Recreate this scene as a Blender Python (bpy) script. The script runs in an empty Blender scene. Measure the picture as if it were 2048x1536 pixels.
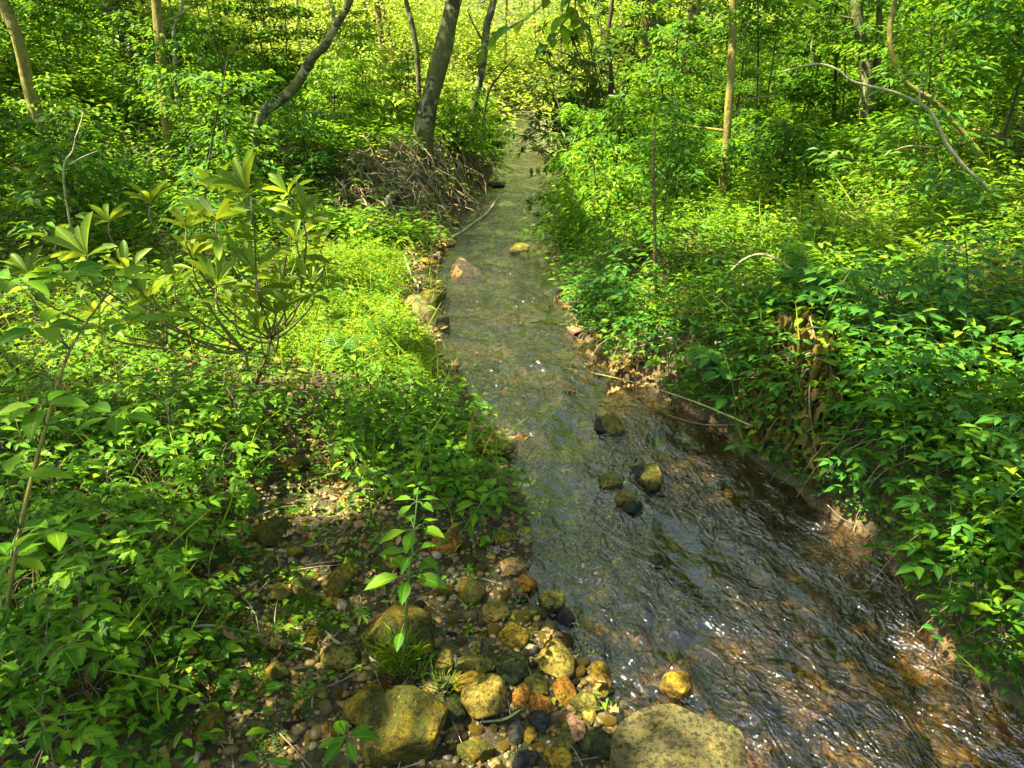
import bpy, math, random
import numpy as np
from mathutils import Vector
R = math.radians
PI = math.pi
scn = bpy.context.scene
COL = scn.collection

# ---------------------------------------------------------------- camera
CAMZ = 1.70
PITCH = 24.2
FPX = 1420.0
cd = bpy.data.cameras.new('camera')
cd.sensor_width = 36.0
cd.lens = FPX / 2048 * 36
cd.clip_start = 0.05
cd.clip_end = 500
cam = bpy.data.objects.new('camera', cd)
COL.objects.link(cam)
cam.location = (0, 0, CAMZ)
cam.rotation_euler = (R(90 - PITCH), 0, 0)
scn.camera = cam

# ---------------------------------------------------------------- world, sun, exposure
SUN = np.array([-0.50, -0.10, 0.86]); SUN /= np.linalg.norm(SUN)
SUN_EL = math.asin(SUN[2]); SUN_AZ = math.atan2(SUN[0], SUN[1])
w = bpy.data.worlds.new('World'); scn.world = w; w.use_nodes = True
nt = w.node_tree
sky = nt.nodes.new('ShaderNodeTexSky'); sky.sky_type = 'NISHITA'; sky.sun_disc = False
sky.dust_density = 2.5; sky.air_density = 1.0; sky.sun_elevation = SUN_EL; sky.sun_rotation = SUN_AZ
bg = nt.nodes['Background']; bg.inputs['Strength'].default_value = 0.078
nt.links.new(sky.outputs[0], bg.inputs[0])
sl = bpy.data.lights.new('sun', 'SUN'); sl.energy = 4.5; sl.angle = R(0.5); sl.color = (1.0, 0.90, 0.68)
so = bpy.data.objects.new('sun', sl); COL.objects.link(so)
so.rotation_euler = Vector(SUN).to_track_quat('Z', 'Y').to_euler()
scn.view_settings.view_transform = 'Standard'
scn.view_settings.look = 'None'
scn.view_settings.exposure = 2.6
scn.view_settings.gamma = 1.0
scn.render.engine = 'CYCLES'
scn.cycles.max_bounces = 8
scn.cycles.diffuse_bounces = 3
scn.cycles.glossy_bounces = 2
scn.cycles.transmission_bounces = 5
scn.cycles.transparent_max_bounces = 8
scn.cycles.sample_clamp_indirect = 6
scn.cycles.caustics_reflective = False
scn.cycles.caustics_refractive = False
scn.cycles.use_denoising = True

# ---------------------------------------------------------------- projection helpers
cp, sp = math.cos(R(PITCH)), math.sin(R(PITCH))
FW = np.array([0, cp, -sp]); UP = np.array([0, sp, cp]); RT = np.array([1., 0, 0])
CAM = np.array([0, 0, CAMZ])
def ray(px, py):
    return FW + RT * ((px - 1024) / FPX) - UP * ((py - 768) / FPX)
def at(px, py, Y):
    d = ray(px, py); return CAM + d * (Y / d[1])
def onz(px, py, z=0.0):
    d = ray(px, py); return CAM + d * ((z - CAMZ) / d[2])
def proj(P):
    P = np.asarray(P, float) - CAM
    zc = P @ FW
    zs = np.where(zc > 0.05, zc, 0.05)
    return 1024 + FPX * (P @ RT) / zs, 768 - FPX * (P @ UP) / zs, zc
def inpoly(px, py, poly):
    r = np.zeros(px.shape, bool)
    n = len(poly); j = n - 1
    for i in range(n):
        xi, yi = poly[i]; xj, yj = poly[j]
        c = ((yi > py) != (yj > py)) & (px < (xj - xi) * (py - yi) / (yj - yi + 1e-9) + xi)
        r ^= c; j = i
    return r

# ---------------------------------------------------------------- noise
def _h(ix, iy, iz, s):
    n = (ix.astype(np.int64) * 374761393 + iy.astype(np.int64) * 668265263 + iz.astype(np.int64) * 2147483647 + s * 1274126177) & 0xffffffff
    n = ((n ^ (n >> 13)) * 1274126177) & 0xffffffff
    n = n ^ (n >> 16)
    return (n & 0xffff) / 65535.0
def vn3(x, y, z, s=0):
    x = np.asarray(x, float); y = np.asarray(y, float); z = np.asarray(z, float) + np.zeros_like(x)
    ix, iy, iz = np.floor(x), np.floor(y), np.floor(z)
    fx, fy, fz = x - ix, y - iy, z - iz
    fx, fy, fz = [f * f * (3 - 2 * f) for f in (fx, fy, fz)]
    r = 0
    for a in (0, 1):
        for b in (0, 1):
            for c in (0, 1):
                r = r + _h(ix + a, iy + b, iz + c, s) * (fx if a else 1 - fx) * (fy if b else 1 - fy) * (fz if c else 1 - fz)
    return r * 2 - 1
def fbm(x, y, s=0, o=3, z=0.0):
    r = 0; a = 1.0; f = 1.0
    for k in range(o):
        r = r + a * vn3(x * f, y * f, z * f + 0.37 * k, s + k); a *= 0.5; f *= 2.03
    return r

# ---------------------------------------------------------------- stream and terrain
EDGE = [(222, 962, 1078), (240, 968, 1092), (270, 982, 1106), (300, 1008, 1112), (340, 985, 1125), (370, 972, 1130), (400, 950, 1135), (430, 925, 1120),
        (460, 900, 1110), (500, 880, 1112), (540, 872, 1118), (580, 882, 1125), (620, 884, 1135), (660, 884, 1155),
        (700, 890, 1195), (750, 908, 1240), (800, 935, 1345), (850, 955, 1425), (900, 985, 1480), (950, 1010, 1540),
        (1000, 1035, 1615), (1050, 1045, 1700), (1100, 1050, 1765), (1150, 1036, 1805), (1200, 1045, 1830),
        (1250, 1095, 1850), (1300, 1150, 1885), (1350, 1195, 1925), (1400, 1225, 1990), (1450, 1240, 2060),
        (1536, 1280, 2200), (1700, 1350, 2560), (2400, 1700, 3800)]
eL = np.array([onz(a, y)[:2] for y, a, b in EDGE][::-1])
eR = np.array([onz(b, y)[:2] for y, a, b in EDGE][::-1])
def Lx(Y): return np.interp(Y, eL[:, 1], eL[:, 0])
def Rx(Y): return np.interp(Y, eR[:, 1], eR[:, 0])
def sst(a, b, x):
    t = np.clip((x - a) / (b - a), 0, 1); return t * t * (3 - 2 * t)
def terr(x, y):
    x = np.asarray(x, float); y = np.asarray(y, float)
    L = Lx(y); Rr = Rx(y)
    L = L + 0.05 * vn3(x * 0 + 3.3, y * 2.5, 0, 5)
    dl = L - x; dr = x - Rr
    # left side
    far = sst(7.6, 9.2, y)
    gb = 0.015 + 0.07 * np.clip(dl, 0, 1.6) + 0.13 * np.clip(dl - 1.6, 0, 3.0) + 0.30 * np.clip(dl - 4.6, 0, 30)
    bk = 0.04 + 0.62 * sst(0.0, 0.55, dl) + 0.10 * np.clip(dl - 0.5, 0, 3) + 0.34 * np.clip(dl - 3.5, 0, 30)
    hl = gb * (1 - far) + bk * far
    # right side
    near = 1 - sst(3.6, 4.8, y)
    rb = 0.02 + 0.34 * sst(0.0, 0.22, dr) + 0.22 * np.clip(dr - 0.2, 0, 2.5) + 0.42 * np.clip(dr - 2.5, 0, 20)
    rs = 0.015 + 0.05 * np.clip(dr, 0, 0.35) + 0.36 * sst(0.22, 0.65, dr) + 0.18 * np.clip(dr - 0.6, 0, 2.4) + 0.44 * np.clip(dr - 3.0, 0, 20)
    hr = rb * near + rs * (1 - near)
    wd = np.maximum(Rr - L, 0.2)
    t = np.clip((x - L) / wd, 0, 1)
    bed = -0.11 * np.sqrt(np.clip(4 * t * (1 - t), 0, 1)) * (0.75 + 0.35 * vn3(x * 2.2, y * 1.6, 0, 9)) - 0.004
    bed = bed - 0.05 * sst(0.55, 0.95, t) * (1 - sst(0.95, 1.0, t)) * near
    h = np.where(dl > 0, hl, np.where(dr > 0, hr, bed))
    # valley end rises into the wood
    h = h + 0.20 * np.clip(y - 27, 0, 60) + 0.9 * sst(27, 30, y)
    d = np.maximum(np.maximum(dl, dr), 0)
    k = np.clip(d / 0.6, 0.12, 1)
    h = h + k * (0.035 * fbm(x * 2.1, y * 2.1, 21, 3) + 0.012 * fbm(x * 9, y * 9, 31, 2)) + 0.10 * np.clip((d - 1.5) / 4, 0, 1) * fbm(x * .5, y * .5, 41, 2)
    return h
def ground(px, py, lift=0.0):
    d = ray(px, py)
    t = np.concatenate([np.linspace(0.8, 12, 1400), np.linspace(12, 60, 1200)])
    P = CAM + t[:, None] * d
    g = P[:, 2] - terr(P[:, 0], P[:, 1]) - lift
    k = np.argmax(g < 0) if (g < 0).any() else len(t) - 1
    return P[k]

# ---------------------------------------------------------------- mesh helpers
class MB:
    def __init__(s): s.V = []; s.T = []; s.A = []; s.n = 0
    def add(s, V, T, a=0.5):
        V = np.asarray(V, float).reshape(-1, 3); T = np.asarray(T, int).reshape(-1, 3)
        s.V.append(V); s.T.append(T + s.n); s.A.append(np.zeros(len(V)) + a); s.n += len(V)
    def get(s):
        if not s.V: return np.zeros((0, 3)), np.zeros((0, 3), int), np.zeros(0)
        return np.concatenate(s.V), np.concatenate(s.T), np.concatenate(s.A)
def newmesh(name, V, T, mat, A=None, smooth=True):
    me = bpy.data.meshes.new(name)
    V = np.asarray(V, np.float32); T = np.asarray(T, np.int32)
    me.vertices.add(len(V)); me.vertices.foreach_set('co', V.ravel())
    me.loops.add(T.size); me.loops.foreach_set('vertex_index', T.ravel())
    me.polygons.add(len(T)); me.polygons.foreach_set('loop_start', np.arange(0, T.size, 3, dtype=np.int32))
    try: me.polygons.foreach_set('loop_total', np.full(len(T), 3, np.int32))
    except Exception: pass
    me.polygons.foreach_set('use_smooth', np.full(len(T), smooth, bool))
    if A is not None:
        at_ = me.attributes.new('rnd', 'FLOAT', 'POINT'); at_.data.foreach_set('value', np.asarray(A, np.float32))
    me.materials.append(mat)
    me.update(calc_edges=True)
    return me
def obj(name, mb, mat, parent=None, smooth=True, loc=None):
    V, T, A = mb.get() if isinstance(mb, MB) else mb
    V = np.array(V, float)
    if loc is None: loc = Vector((0, 0, 0)) if parent is None else None
    off = np.array(parent['_o']) if (parent is not None and '_o' in parent) else np.array(loc if loc is not None else (0, 0, 0))
    o = bpy.data.objects.new(name, newmesh(name, V - off, T, mat, A, smooth))
    COL.objects.link(o)
    if parent is not None: o.parent = parent; o['_o'] = list(off)
    else: o.location = off; o['_o'] = list(off)
    return o
def tag(o, label, cat=None, group=None, kind=None):
    if label: o['label'] = label
    if cat: o['category'] = cat
    if group: o['group'] = group
    if kind: o['kind'] = kind
    return o
def thing(name, label, cat, loc, group=None):
    o = bpy.data.objects.new(name, None); COL.objects.link(o)
    o.empty_display_size = 0.1
    o.location = [float(v) for v in loc]; o['_o'] = [float(v) for v in loc]
    return tag(o, label, cat, group)
def dup(root, loc, rz, sc=1.0, label=None, group=None):
    r = root.copy(); COL.objects.link(r); r.location = loc; r.rotation_euler = (0, 0, rz); r.scale = (sc, sc, sc)
    if label: r['label'] = label
    if group: r['group'] = group
    for ch in list(root.children):
        c = ch.copy(); COL.objects.link(c); c.parent = r
    return r
def unit(v):
    v = np.asarray(v, float); return v / (np.linalg.norm(v, axis=-1, keepdims=True) + 1e-12)

# leaf templates: outline (u, halfwidth), folded along the midrib and drooping
def leaf_t(us, hw, fold=0.18, droop=0.22, wav=0.0):
    n = len(us); V = []; T = []
    for u in us: V.append((u, 0, -droop * u * u))
    for sg in (1, -1):
        for k in range(1, n - 1):
            V.append((us[k], sg * hw[k], -droop * us[k] ** 2 + fold * hw[k] + wav * (1 if k % 2 else -1)))
    m = n - 2
    for s_ in (0, 1):
        b = n + s_ * m
        f = [(0, 1, b)]
        for k in range(1, n - 2): f += [(k, k + 1, b + k), (k, b + k, b + k - 1)]
        f += [(n - 2, n - 1, b + m - 1)]
        for t in f: T.append(t if s_ else (t[0], t[2], t[1]))
    return np.array(V, float), np.array(T, int)
L_OVAL = leaf_t([0, .14, .35, .6, .84, 1], [0, .25, .48, .46, .22, 0])
L_POINT = leaf_t([0, .12, .3, .5, .72, .88, 1], [0, .24, .46, .48, .30, .13, 0])
L_LONG = leaf_t([0, .15, .4, .65, .88, 1], [0, .16, .36, .5, .34, 0], 0.25, 0.15)
L_TOOTH = leaf_t([0, .2, .34, .4, .56, .6, .78, .82, 1], [0, .26, .5, .38, .46, .30, .30, .17, 0], 0.16, 0.25)
L_MAPLE = leaf_t([0, .06, .22, .3, .5, .6, .66, 1], [0, .42, .3, .34, .62, .3, .24, 0], 0.1, 0.2)
L_MID = leaf_t([0, .4, .75, 1], [0, .5, .3, 0], 0.2, 0.25)
L_BLADE = leaf_t([0, .3, .6, .85, 1], [0, .5, .45, .25, 0], .0, .45)
L_FAR = (np.array([(0, 0, 0), (.45, .5, .06), (1, 0, -.15), (.45, -.5, .06)], float), np.array([(0, 1, 2), (0, 2, 3)]))
L_DRY = leaf_t([0, .2, .34, .5, .66, .8, 1], [0, .3, .22, .5, .28, .34, 0], 0.5, -0.25, 0.05)
L_CURL = leaf_t([0, .3, .6, .85, 1], [0, .24, .26, .16, 0], 1.6, 0.1)
def leaves(P, D, N, ln, wd, tpl, rnd):
    """vectorised leaves: base P, direction D, face normal N, length, width"""
    P = np.asarray(P, float).reshape(-1, 3); D = unit(np.asarray(D, float).reshape(-1, 3))
    N = np.asarray(N, float).reshape(-1, 3)
    S = unit(np.cross(N, D)); N = np.cross(D, S)
    ln = np.zeros(len(P)) + ln; wd = np.zeros(len(P)) + wd
    V0, T0 = tpl
    V = (P[:, None] + D[:, None] * (V0[None, :, 0:1] * ln[:, None, None]) + S[:, None] * (V0[None, :, 1:2] * wd[:, None, None])
         + N[:, None] * (V0[None, :, 2:3] * ln[:, None, None]))
    k = len(V0)
    T = T0[None] + (np.arange(len(P)) * k)[:, None, None]
    e = np.where(np.abs(V0[:, 1]) < 1e-6, 0.0, .9)
    A = (np.floor(np.clip(np.zeros(len(P)) + rnd, 0, .999) * 20)[:, None] + e[None]).ravel()      # whole part: leaf tone; fraction: midrib to edge
    return V.reshape(-1, 3), T.reshape(-1, 3), A
def crom(pts, n):
    p = np.asarray(pts, float)
    if len(p) < 3: 
        t = np.linspace(0, 1, n)[:, None]; return p[0] * (1 - t) + p[-1] * t
    q = np.vstack([2 * p[0] - p[1], p, 2 * p[-1] - p[-2]])
    out = []
    for t in np.linspace(0, len(p) - 1 - 1e-6, n):
        i = int(t); f = t - i
        a, b, c, d = q[i], q[i + 1], q[i + 2], q[i + 3]
        out.append(0.5 * ((2 * b) + (-a + c) * f + (2 * a - 5 * b + 4 * c - d) * f * f + (-a + 3 * b - 3 * c + d) * f ** 3))
    return np.array(out)
def tube(pts, r, sides=8, n=None, rough=0.0, seed=0, cap=True):
    p = crom(pts, n) if n else np.asarray(pts, float)
    m = len(p)
    rr = np.interp(np.linspace(0, 1, m), np.linspace(0, 1, len(r)), r) if hasattr(r, '__len__') else np.full(m, r)
    tg = unit(np.gradient(p, axis=0))
    ref = np.array([1., 0, 0]) if abs(tg[0][0]) < 0.8 else np.array([0, 1., 0])
    V = []
    for i in range(m):
        a = unit(ref - tg[i] * (ref @ tg[i])); b = np.cross(tg[i], a); ref = a
        th = np.arange(sides) / sides * 2 * PI
        ra = np.full(sides, rr[i])
        if rough: ra = ra * (1 + rough * vn3(np.cos(th) * 1.6 + seed, np.sin(th) * 1.6, p[i, 2] * 3.0 + p[i, 0], seed))
        V.append(p[i] + a * (np.cos(th) * ra)[:, None] + b * (np.sin(th) * ra)[:, None])
    V = np.concatenate(V)
    T = []
    j = np.arange(sides); k = (j + 1) % sides
    for i in range(m - 1):
        q = i * sides
        T.append(np.stack([q + j, q + k, q + k + sides], 1)); T.append(np.stack([q + j, q + k + sides, q + j + sides], 1))
    T = np.concatenate(T)
    if cap:
        V = np.vstack([V, p[0], p[-1]]); c0 = len(V) - 2
        T = np.vstack([T, np.stack([np.full(sides, c0), k, j], 1), np.stack([np.full(sides, c0 + 1), (m - 1) * sides + j, (m - 1) * sides + k], 1)])
    return V, T
def spread(tpl, pos, rz, sc, rng, tilt=0.0, jit=0.25, enc=True):
    """many copies of a template (V,T,A) in one mesh"""
    V0, T0, A0 = tpl; M = len(pos)
    c, s = np.cos(rz), np.sin(rz)
    x = V0[None, :, 0] * c[:, None] - V0[None, :, 1] * s[:, None]
    y = V0[None, :, 0] * s[:, None] + V0[None, :, 1] * c[:, None]
    z = np.repeat(V0[None, :, 2], M, 0)
    if tilt:
        tx = rng.normal(0, tilt, M)[:, None]; ty = rng.normal(0, tilt, M)[:, None]
        x = x + z * tx; y = y + z * ty
    V = np.stack([x, y, z], 2) * sc[:, None, None] + pos[:, None]
    T = T0[None] + (np.arange(M) * len(V0))[:, None, None]
    if enc:
        f = A0 - np.floor(A0); A = np.clip(np.floor(A0)[None] + np.round(rng.normal(0, jit, M) * 20)[:, None], 0, 19) + f[None]
    else: A = np.clip(A0[None] + rng.normal(0, jit, M)[:, None], 0, 1)
    return V.reshape(-1, 3), T.reshape(-1, 3), A.reshape(-1)
_ico = {}
def ico(n):
    if n in _ico: return _ico[n]
    import bmesh
    bm = bmesh.new(); bmesh.ops.create_icosphere(bm, subdivisions=n, radius=1.0)
    V = np.array([v.co[:] for v in bm.verts]); T = np.array([[v.index for v in f.verts] for f in bm.faces]); bm.free()
    _ico[n] = (V, T); return V, T

# ---------------------------------------------------------------- materials
def mat(name):
    m = bpy.data.materials.new(name); m.use_nodes = True
    return m, m.node_tree, m.node_tree.nodes['Principled BSDF'], m.node_tree.nodes['Material Output']
def N_(t, k, **kw):
    n = t.nodes.new(k)
    for a, b in kw.items(): setattr(n, a, b)
    return n
def noise(t, scale, detail=4, rough=0.6, vec=None, dist=0.0):
    n = N_(t, 'ShaderNodeTexNoise'); n.inputs['Scale'].default_value = scale
    n.inputs['Detail'].default_value = detail; n.inputs['Roughness'].default_value = rough; n.inputs['Distortion'].default_value = dist
    if vec is not None: t.links.new(vec, n.inputs['Vector'])
    return n.outputs['Fac']
def ramp(t, fac, stops):
    n = N_(t, 'ShaderNodeValToRGB'); cr = n.color_ramp
    while len(cr.elements) < len(stops): cr.elements.new(0.5)
    for e, (p, c) in zip(cr.elements, stops): e.position = p; e.color = (*c, 1)
    t.links.new(fac, n.inputs[0]); return n.outputs[0]
def mixc(t, f, a, b, mode='MIX'):
    n = N_(t, 'ShaderNodeMix', data_type='RGBA', blend_type=mode)
    for s, v in ((n.inputs[0], f), (n.inputs[6], a), (n.inputs[7], b)):
        if isinstance(v, (int, float)): s.default_value = v
        elif isinstance(v, tuple): s.default_value = (*v, 1)
        else: t.links.new(v, s)
    return n.outputs[2]
def mth(t, op, a, b=None, c=None):
    n = N_(t, 'ShaderNodeMath', operation=op)
    for s, v in zip(n.inputs, (a, b, c)):
        if v is None: continue
        if isinstance(v, (int, float)): s.default_value = v
        else: t.links.new(v, s)
    return n.outputs[0]
def bump(t, b, h, strength=0.3, dist=0.01):
    n = N_(t, 'ShaderNodeBump'); n.inputs['Strength'].default_value = strength; n.inputs['Distance'].default_value = dist
    t.links.new(h, n.inputs['Height']); t.links.new(n.outputs[0], b.inputs['Normal']); return n
def pos(t):
    return N_(t, 'ShaderNodeNewGeometry').outputs['Position']
def attr(t, n='rnd'):
    return N_(t, 'ShaderNodeAttribute', attribute_name=n).outputs['Fac']

def leaf_mat(name, c, rough=0.52, trans=0.45, tcol=None, spec=0.22, patch=0.45):
    """c: list of colours along the per-leaf attribute"""
    m, t, b, out = mat(name)
    st = [(i / (len(c) - 1), x) for i, x in enumerate(c)]
    A_ = attr(t)
    col = ramp(t, mth(t, 'DIVIDE', mth(t, 'FLOOR', A_), 19.0), st)
    ed = mth(t, 'FRACT', A_)
    col = mixc(t, ramp(t, ed, [(0, (.55,) * 3), (.10, (0, 0, 0)), (.6, (0, 0, 0)), (.9, (.25,) * 3)]), col, ramp(t, ed, [(.3, tuple(min(.8, v * 1.6 + .05) for v in c[-1])), (.35, tuple(v * .6 for v in c[0]))]))
    nz = noise(t, 2.2, 2, 0.5, pos(t))
    col = mixc(t, mth(t, 'MULTIPLY', nz, patch), col, tuple(v * .45 for v in c[0]))
    t.links.new(col, b.inputs['Base Color']); b.inputs['Roughness'].default_value = rough
    b.inputs['Specular IOR Level'].default_value = spec
    tr = N_(t, 'ShaderNodeBsdfTranslucent')
    tc = mixc(t, 0.5, col, tcol or (0.30, 0.50, 0.03))
    t.links.new(tc, tr.inputs[0])
    mx = N_(t, 'ShaderNodeMixShader'); mx.inputs[0].default_value = trans
    t.links.new(b.outputs[0], mx.inputs[1]); t.links.new(tr.outputs[0], mx.inputs[2]); t.links.new(mx.outputs[0], out.inputs[0])
    return m
M_HERB = leaf_mat('herb_leaf', [(.022, .10, .004), (.06, .21, .006), (.13, .32, .008), (.30, .45, .015)], tcol=(.38, .52, .02))
M_BLUE = leaf_mat('bluish_leaf', [(.018, .09, .014), (.04, .17, .018), (.085, .27, .022), (.18, .36, .02)], tcol=(.26, .46, .02), rough=.42, spec=.35)
M_RHODO = leaf_mat('rhododendron_leaf', [(.06, .13, .006), (.13, .24, .010), (.22, .36, .014), (.34, .46, .02)], rough=.5, trans=.4, spec=.25, tcol=(.42, .5, .02), patch=.6)
M_DARKR = leaf_mat('evergreen_leaf', [(.018, .055, .008), (.04, .10, .01), (.09, .16, .015)], rough=.4, trans=.25)
M_SAP = leaf_mat('sapling_leaf', [(.015, .08, .004), (.04, .18, .005), (.11, .31, .008), (.34, .50, .015)], trans=.48, tcol=(.32, .52, .02))
M_FARL = leaf_mat('sun_painted_leaf', [(.07, .24, .006), (.24, .46, .012), (.50, .66, .04), (.78, .80, .22)], trans=.5, tcol=(.7, .75, .08), patch=.15)  # far leaf colours raised so strong sunlight is painted in
M_CAN = leaf_mat('canopy_leaf', [(.03, .12, .004), (.07, .22, .006), (.14, .31, .008)], trans=.45, tcol=(.40, .52, .02))
M_GRASS = leaf_mat('creeping_herb_leaf', [(.04, .14, .004), (.12, .29, .006), (.27, .42, .010), (.46, .5, .03)], trans=.4, tcol=(.42, .5, .02))
M_MOSS = leaf_mat('moss', [(.03, .09, .004), (.08, .19, .005), (.17, .28, .01)], trans=.3, rough=.8, spec=.1)
M_FERN = leaf_mat('fern_leaf', [(.05, .20, .012), (.10, .30, .015), (.17, .38, .02)], trans=.4, tcol=(.35, .52, .02))
M_DRY = leaf_mat('dry_leaf', [(.045, .03, .008), (.13, .08, .018), (.26, .17, .045), (.42, .31, .12), (.42, .24, .04)], trans=.12, tcol=(.4, .2, .05), rough=.6, spec=.3, patch=.4)
M_CURL = leaf_mat('curled_leaf', [(.08, .06, .01), (.16, .13, .02), (.26, .20, .035)], trans=.15, tcol=(.3, .25, .05), rough=.6)
M_YEL = leaf_mat('yellow_leaf', [(.4, .38, .03), (.55, .45, .04), (.6, .36, .03)], trans=.4, tcol=(.7, .5, .04))

def stem_mat(name, a, b_, rough=.6):
    m, t, b, out = mat(name)
    f = noise(t, 40, 3, .6, pos(t))
    t.links.new(ramp(t, f, [(.3, a), (.7, b_)]), b.inputs['Base Color']); b.inputs['Roughness'].default_value = rough
    return m
M_STEMG = stem_mat('green_stem', (.03, .09, .012), (.09, .18, .03))
M_STEMB = stem_mat('woody_stem', (.10, .08, .03), (.22, .19, .08))
M_ROOT = stem_mat('root_wood', (.10, .07, .025), (.36, .28, .13), .8)
M_TWIG = stem_mat('dead_twig', (.14, .10, .05), (.34, .28, .17), .8)

def bark(name, dark, mid, light, ls=(.45, .62), scale=9, bs=.8, moss=None):
    m, t, b, out = mat(name)
    p = pos(t)
    mp = N_(t, 'ShaderNodeMapping'); mp.inputs['Scale'].default_value = (1, 1, .28); t.links.new(p, mp.inputs[0])
    f = noise(t, scale * 4, 6, .65, mp.outputs[0]); g = noise(t, scale, 4, .6, p, .6)
    col = ramp(t, f, [(.32, dark), (.62, mid)])
    col = mixc(t, ramp(t, g, [(ls[0], (0, 0, 0)), (ls[1], (1, 1, 1))]), col, light)
    if moss:
        g2 = noise(t, 3.5, 4, .7, p)
        col = mixc(t, ramp(t, g2, [(.42, (0, 0, 0)), (.6, (1, 1, 1))]), col, moss)
    t.links.new(col, b.inputs['Base Color']); b.inputs['Roughness'].default_value = .85
    bump(t, b, f, bs, .03)
    return m
B_LICHEN = bark('lichen_bark', (.014, .011, .006), (.07, .055, .022), (.30, .30, .12), (.50, .57), 9, 1.0, (.10, .11, .02))
B_MOSSY = bark('mossy_bark', (.09, .07, .012), (.22, .18, .03), (.36, .30, .07), (.42, .65), 14, .7, (.22, .21, .02))
B_DARK = bark('dark_bark', (.018, .013, .007), (.07, .05, .02), (.13, .12, .04), (.5, .75), 8)
B_PALE = bark('pale_bark', (.14, .13, .05), (.29, .28, .11), (.38, .37, .2), (.45, .6), 16, .5)
B_BROWN = bark('brown_bark', (.08, .05, .015), (.27, .18, .06), (.36, .26, .10), (.5, .75), 5, 1.0)
B_STUMP = bark('wet_stump', (.012, .010, .006), (.05, .038, .012), (.22, .13, .02), (.55, .62), 9, .8)
B_LOG = bark('log_wood', (.025, .022, .006), (.09, .075, .016), (.15, .14, .025), (.45, .65), 9, .8)

def rock(name, a, b_, c, moss=.35, mosscol=(.07, .085, .012), rough=.55, dark=.4):
    m, t, b, out = mat(name)
    tc = N_(t, 'ShaderNodeTexCoord').outputs['Object']
    oi = N_(t, 'ShaderNodeObjectInfo').outputs['Random']
    mp = N_(t, 'ShaderNodeVectorMath', operation='ADD'); t.links.new(tc, mp.inputs[0])
    cb = N_(t, 'ShaderNodeCombineXYZ'); t.links.new(mth(t, 'MULTIPLY', oi, 37.0), cb.inputs[0]); t.links.new(cb.outputs[0], mp.inputs[1])
    v = mp.outputs[0]
    f = noise(t, 17, 7, .72, v, .3); g = noise(t, 70, 4, .7, v); h = noise(t, 220, 2, .6, v); q = noise(t, 7, 3, .6, v, .8)
    col = ramp(t, f, [(.34, a), (.5, b_), (.66, c)])
    sm = ramp(t, mth(t, 'ADD', mth(t, 'MULTIPLY', q, .7), mth(t, 'MULTIPLY', g, .4)), [(.74 - moss * .5, (0, 0, 0)), (.82 - moss * .5, (1, 1, 1))])
    col = mixc(t, sm, col, mosscol)
    col = mixc(t, ramp(t, g, [(.40, (min(1, dark + .4),) * 3), (.53, (0, 0, 0))]), col, tuple(x * .25 for x in a))
    col = mixc(t, ramp(t, h, [(.66, (0, 0, 0)), (.74, (.55,) * 3)]), col, tuple(min(1, x * 1.7) for x in c))
    vo = N_(t, 'ShaderNodeTexVoronoi', feature='DISTANCE_TO_EDGE'); vo.inputs['Scale'].default_value = 9.0
    wv = N_(t, 'ShaderNodeVectorMath', operation='ADD'); t.links.new(v, wv.inputs[0])
    nv = N_(t, 'ShaderNodeTexNoise'); nv.inputs['Scale'].default_value = 14; nv.inputs['Detail'].default_value = 4; t.links.new(v, nv.inputs['Vector'])
    sc_ = N_(t, 'ShaderNodeVectorMath', operation='SCALE'); sc_.inputs['Scale'].default_value = .12; t.links.new(nv.outputs['Color'], sc_.inputs[0]); t.links.new(sc_.outputs[0], wv.inputs[1])
    t.links.new(wv.outputs[0], vo.inputs['Vector'])
    crack = ramp(t, vo.outputs['Distance'], [(0.0, (.7,) * 3), (.018, (0, 0, 0))])
    col = mixc(t, mth(t, 'MULTIPLY', crack, ramp(t, q, [(.45, (0, 0, 0)), (.6, (1, 1, 1))])), col, tuple(x * .2 for x in a))
    sx = N_(t, 'ShaderNodeSeparateXYZ'); t.links.new(pos(t), sx.inputs[0])
    wetf = ramp(t, mth(t, 'ADD', sx.outputs[2], mth(t, 'MULTIPLY', f, .03)), [(.030, (1, 1, 1)), (.040, (0, 0, 0))])
    col = mixc(t, wetf, col, mixc(t, 1.0, col, (.42, .40, .36), 'MULTIPLY'))
    t.links.new(col, b.inputs['Base Color']); b.inputs['Roughness'].default_value = rough + .15; b.inputs['Specular IOR Level'].default_value = .22
    hh = mth(t, 'ADD', mth(t, 'MULTIPLY', g, .6), mth(t, 'ADD', mth(t, 'MULTIPLY', f, 1.6), mth(t, 'MULTIPLY', h, .15)))
    bump(t, b, hh, 1.0, .014)
    return m
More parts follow.
